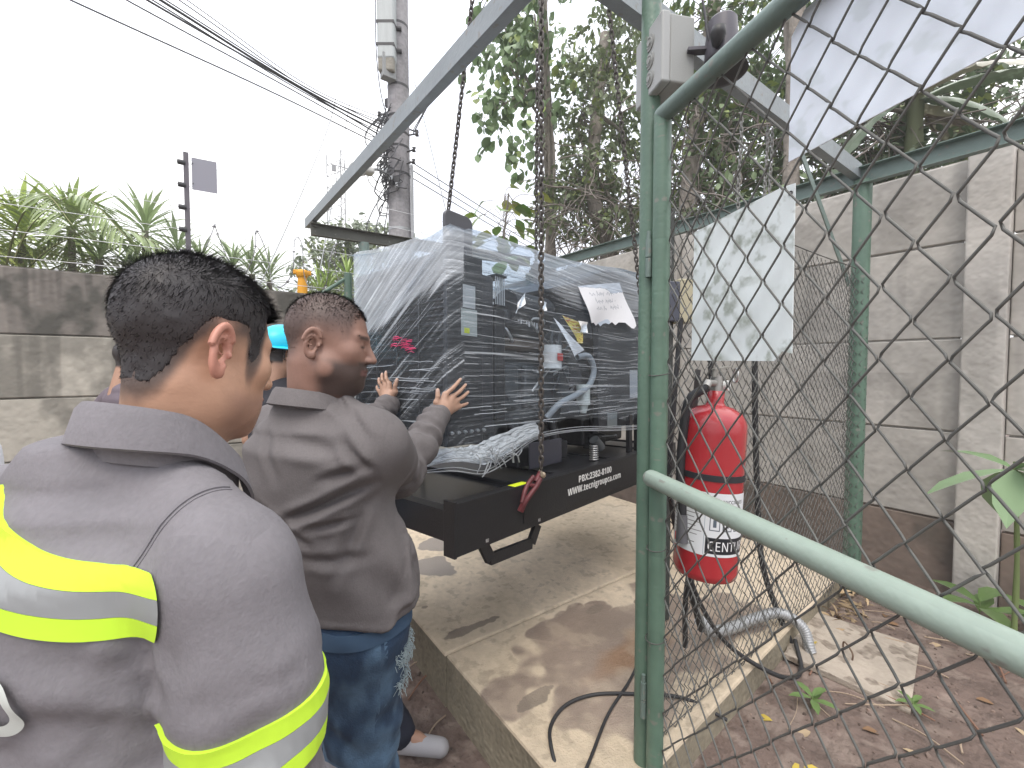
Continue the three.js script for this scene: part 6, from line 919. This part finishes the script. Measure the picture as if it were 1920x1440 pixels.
  { const pr = mulberry(31), fr = M('frayed_threads', [.34, .42, .44], .9), l = []; for (let k = 0; k < 170; k++) { const row = k % 3, y = [.885, .86, .80][row] + .02 * (pr() - .5), th = 1.15 + pr() * 1.0; const o = j.hpR.clone().setY(y), dir = V(Math.sin(th), 0, Math.cos(th)); let t = .25; for (let n = 0; n < 30; n++) { const d = tr0(o.clone().addScaledVector(dir, t)); if (d < .001) break; t -= d * .8; } const q = o.addScaledVector(dir, t + .002); l.push(tube([q, q.clone().add(V((pr() - .5) * .02, (pr() - .5) * .012, 0)).addScaledVector(dir, .004), q.clone().add(V((pr() - .5) * .03, -pr() * .035, 0)).addScaledVector(dir, .003)], .0007, 5, 4)); } mesh('frayed_threads', merge(l), fr, trm).userData.kind = 'stuff'; }
  shoe(j.anR, j.toR, M('dark_shoe', [.04, .035, .03], .6), g); shoe(j.anL, j.toL, M('dark_shoe', [.04, .035, .03], .6), g);
}
var hc2; function headCore2(p) { hc2 ??= headField({ full: .9, ears: false }); return hc2(p); }
// ---------------------------------------------------------------- onlookers, mostly hidden
function onlooker(label, X, D, phi, o) {
  const [g, J0] = personBase(label, X, D), k = o.k ?? 1, cs = Math.cos(phi), sn = Math.sin(phi), J = (r, y, f) => V(r * cs + f * sn, y * k, r * sn - f * cs);
  const j = { neck: J(0, 1.42, 0), hip: J(0, .95, 0), shR: J(.18, 1.38, 0), elR: J(...(o.elR ?? [.26, 1.12, -.02])), wrR: J(...(o.wrR ?? [.22, .95, .15])), shL: J(-.18, 1.38, 0), elL: J(...(o.elL ?? [-.26, 1.12, -.02])), wrL: J(...(o.wrL ?? [-.22, .95, .15])), hpR: J(.09, .92, 0), knR: J(.1, .5, .02), anR: J(...(o.anR ?? [.1, .09, 0])), toR: J(...(o.toR ?? [.12, .04, .14])), hpL: J(-.09, .92, 0), knL: J(-.1, .5, .02), anL: J(-.1, .09, 0), toL: J(-.12, .04, .14) };
  const sk = o.skin ?? [.38, .22, .15], HM = headAxes(J(0, 1.6, .03), phi, .1);
  const head = paint(sdfMesh(headField(), V(-.105, -.235, -.125), V(.105, .14, .128), .007), p => { const hair = sstep(.0, .02, p.y - (p.z > .05 ? .06 : p.z > -.03 ? .03 : -.06)); return sk.map((q, i) => mix(q, [.03, .025, .024][i], hair)); });
  const arms = paint(sdfMesh(p => Math.min(limb([j.shR, j.elR, j.wrR], [.05, .042, .03])(p), limb([j.shL, j.elL, j.wrL], [.05, .042, .03])(p)), ...bounds([j.shR, j.elR, j.wrR, j.shL, j.elL, j.wrL], .08), .014), () => sk);
  mesh('body', boxUV(merge2([transformed(head, HM), paint(coverBody(j), () => sk), arms, handMesh(j.wrR, j.elR, sk, 1), handMesh(j.wrL, j.elL, sk, -1)])), skinM, g);
  const tf = torsoField(J(0, 1.47, 0), phi, [[.02, .06, .06], [-.05, .13, .09], [-.11, .18, .115], [-.3, .185, .12], [-.55, .185, .125]]), sl = o.sleeve ?? .75;
  const shirt = p => { let d = tf(p); for (const s of ['R', 'L']) d = smin(d, capsule(p, j['sh' + s], j['sh' + s].clone().lerp(j['el' + s], sl), .072, .066), .04); if (sl > .95) for (const s of ['R', 'L']) d = smin(d, capsule(p, j['el' + s], j['wr' + s], .062, .048), .03); return d > .05 ? d : d + foldNoise(p, .8, .005); };
  const st = mesh('shirt', boxUV(sdfMesh(shirt, ...bounds([j.shR, j.shL, j.elR, j.elL, j.wrR, j.wrL, j.neck, j.hip], .11), .013)), o.shirt, g);
  const tr = p => { const d = smin(smin(capsule(p, J(.05, .93, 0), J(-.05, .93, 0), .128), limb([j.hpR, j.knR, j.anR], [.1, .075, .06])(p), .05), limb([j.hpL, j.knL, j.anL], [.1, .075, .06])(p), .05); return d > .05 ? d : d + foldNoise(p, 1, .004); };
  mesh('trousers', boxUV(sdfMesh(tr, ...bounds([j.hpR, j.hpL, j.anR, j.anL], .16), .018)), o.trousers, g); shoe(j.anR, j.toR, o.shoe, g); shoe(j.anL, j.toL, o.shoe, g);
  if (o.hat) { const hat = sdfMesh(p => smax(ellip(p, V(0, .045, -.01), V(.098, .098, .118)), .018 - p.y, .01), V(-.12, -.02, -.15), V(.12, .17, .13), .006); const hm = mesh('hard_hat', boxUV(hat.applyMatrix4(HM)), o.hat, g); const brim = lathe([[.09, .02], [.118, .012], [.12, .018], [.095, .03]], 36).scale(1, 1, 1.16).applyMatrix4(HM); mesh('brim', brim, o.hat, hm); }
  return g;
}
const navyM = cloth('navy_cloth', [.014, .016, .028]), bootM = M('boot', [.05, .045, .04], .6);
onlooker('person in purple-grey T-shirt half hidden behind the man in the work shirt', -2.35, 2.62, .5, { shirt: cloth('purple_grey_jersey', [.13, .105, .125]), trousers: navyM, shoe: bootM, k: 1.03, elL: [-.37, 1.24, -.06], wrL: [-.22, 1.02, .1], sleeve: .62 });
onlooker('person with a bright cyan hard hat behind the pushing man', -1.16, 2.12, .7, { shirt: cloth('black_jersey', [.02, .02, .026]), trousers: navyM, shoe: bootM, k: 1.045, elL: [-.26, 1.17, -.04], wrL: [-.05, 1.2, .17], sleeve: .5, hat: M('cyan_plastic', [.01, .52, .72], .35) });
onlooker('person in pale blue striped shirt between the pushing man and the generator', -.83, 1.86, .9, { shirt: M('blue_stripe_shirt', [1, 1, 1], .9, { map: withRep(tex(128, (u, v) => { const s = Math.sin(u * 12 * 6.283) > .2; return s ? [.62, .66, .72] : [.30, .38, .56]; }, { srgb: true }), 6) }), trousers: navyM, k: .965, sleeve: 1, anR: [.34, .09, .2], toR: [.44, .04, .3], shoe: M('grey_shoe', [.34, .33, .34], .6) });
onlooker('person in a plain white shirt standing beside the wall end', -1.545, 1.06, .1, { shirt: cloth('white_cotton', [.72, .72, .74]), trousers: navyM, shoe: bootM, sleeve: .6 });

// ================================================================ LITTER ON THE EARTH
{
  const lr = mulberry(17), q = (a, b) => a + (b - a) * lr();
  const lgeo = (() => { const g = leafGeo(.075, .036, .3, .35); return g; })();
  const put = (m, x, z, s, dy = .006) => { m.position.set(x, earthY(x, z) + dy, z); m.rotation.set(q(-.25, .25), q(0, 6.3), q(-.3, .3)); m.scale.setScalar(s); };
  const yl = M('yellow_dead_leaf', [.48, .36, .06], .8), br = M('brown_dead_leaf', [.20, .115, .06], .85), tan = M('tan_dead_leaf', [.36, .27, .17], .85);
  for (const [x, z, s] of [[1.72, -.62, 1.1], [1.77, -.6, .9], [1.9, -.76, 1]]) put(tag(mesh('fallen_leaf', lgeo, yl), 'yellow fallen leaf lying on bare earth', 'leaf', 'yellow fallen leaves'), x, z, s);
  { const m = tag(mesh('fallen_leaf', lgeo, yl), 'yellow and brown fallen leaf lying on the cover board', 'leaf'); m.position.set(2.53, .165, -.83); m.rotation.set(0, 2.0, .1); m.scale.setScalar(1.3); }
  for (let k = 0; k < 34; k++) { const a = k < 22; const x = a ? q(1.5, 3.6) : q(.25, .84), z = a ? q(-.78, .1) : q(-2.2, -.9); const t = k % 2; put(tag(mesh('fallen_leaf', lgeo, t ? tan : br), t ? (a ? 'curled tan dead leaf on the earth by the gate' : 'curled tan dead leaf on the earth beside the pad') : (a ? 'small brown dead leaf on the earth by the gate' : 'small brown dead leaf on the earth beside the pad'), 'leaf', a ? 'dead leaves by the gate' : 'dead leaves beside the pad'), x, z, q(.5, 1.2)); }
  for (let k = 0; k < 42; k++) { const a = k < 32, x = a ? q(2.1, 3.75) : q(.3, .85), z = a ? (k % 2 ? q(-.72, -.1) : q(-1.0, -.6)) : q(-2.4, -1.0), L = q(.06, .3), an = q(0, 6.3); if (a && z < -.95 && x < 3.3) continue; const y = earthY(x, z) + .006, d = V(Math.cos(an) * L, q(0, .02), Math.sin(an) * L); tag(mesh('twig', tube([V(x, y, z), V(x, y + .01, z).addScaledVector(d, .5).add(V(q(-.02, .02), 0, q(-.02, .02))), V(x, y, z).add(d)], q(.0015, .0045), 8, 5), k % 3 ? M('pale_twig', [.34, .26, .19], .9) : M('reddish_twig', [.22, .12, .08], .9)), a ? 'dry twig lying on the earth below the wall' : 'dry twig lying on the earth beside the pad', 'twig', a ? 'dry twigs below the wall' : 'dry twigs beside the pad'); }
  const crumbs = Array.from({ length: 1500 }, (_, k) => { const a = k % 3, x = a ? q(1.3, 3.9) : q(-.2, .88), z = a ? q(-.84, .5) : q(-2.8, -.4); return { p: V(x, earthY(x, z) + .001, z), d: V(q(-1, 1), q(-1, 1), q(-1, 1)), s: q(.3, 1.2) * (lr() < .05 ? 1.8 : 1) }; });
  tag(leaves('earth_crumbs', scene, crumbs, mergeVertices(new THREE.IcosahedronGeometry(.007, 0).scale(1, .65, 1.2)), M('earth_crumb', [1, 1, 1], .95), () => { const t = q(.6, 1.5), p = lr() < .2 ? 1.8 : 1; return [.13 * t * p, .095 * t * p, .078 * t * p]; }), 'loose crumbs of soil and grit on the bare earth', 'gravel', null, 'stuff');
  // dry leaf pile in the corner behind the board
  const pile = [], pg = leafGeo(.09, .02, .4, .4); for (let k = 0; k < 90; k++) pile.push({ p: V(q(2.75, 3.5), earthY(3, -.95) + q(.005, .06), q(-1.0, -.78)), d: V(q(-1, 1), q(-.2, .3), q(-1, 1)), s: q(.6, 1.4), r: q(-1, 1) });
  const pl = leaves('leaf_litter', scene, pile, pg, M('dry_litter', [1, 1, 1], .9), () => { const t = q(.6, 1.3); return [.34 * t, .25 * t, .15 * t]; }); pl.name = numbered('leaf_litter'); tag(pl, 'drift of dry straw-like leaf litter along the pad edge', 'leaf litter', null, 'stuff');
}

// humid, bright air: far foliage pales as in the photograph
scene.fog = new THREE.FogExp2(0xf4f6f8, .006);

renderer.render(scene, camera);
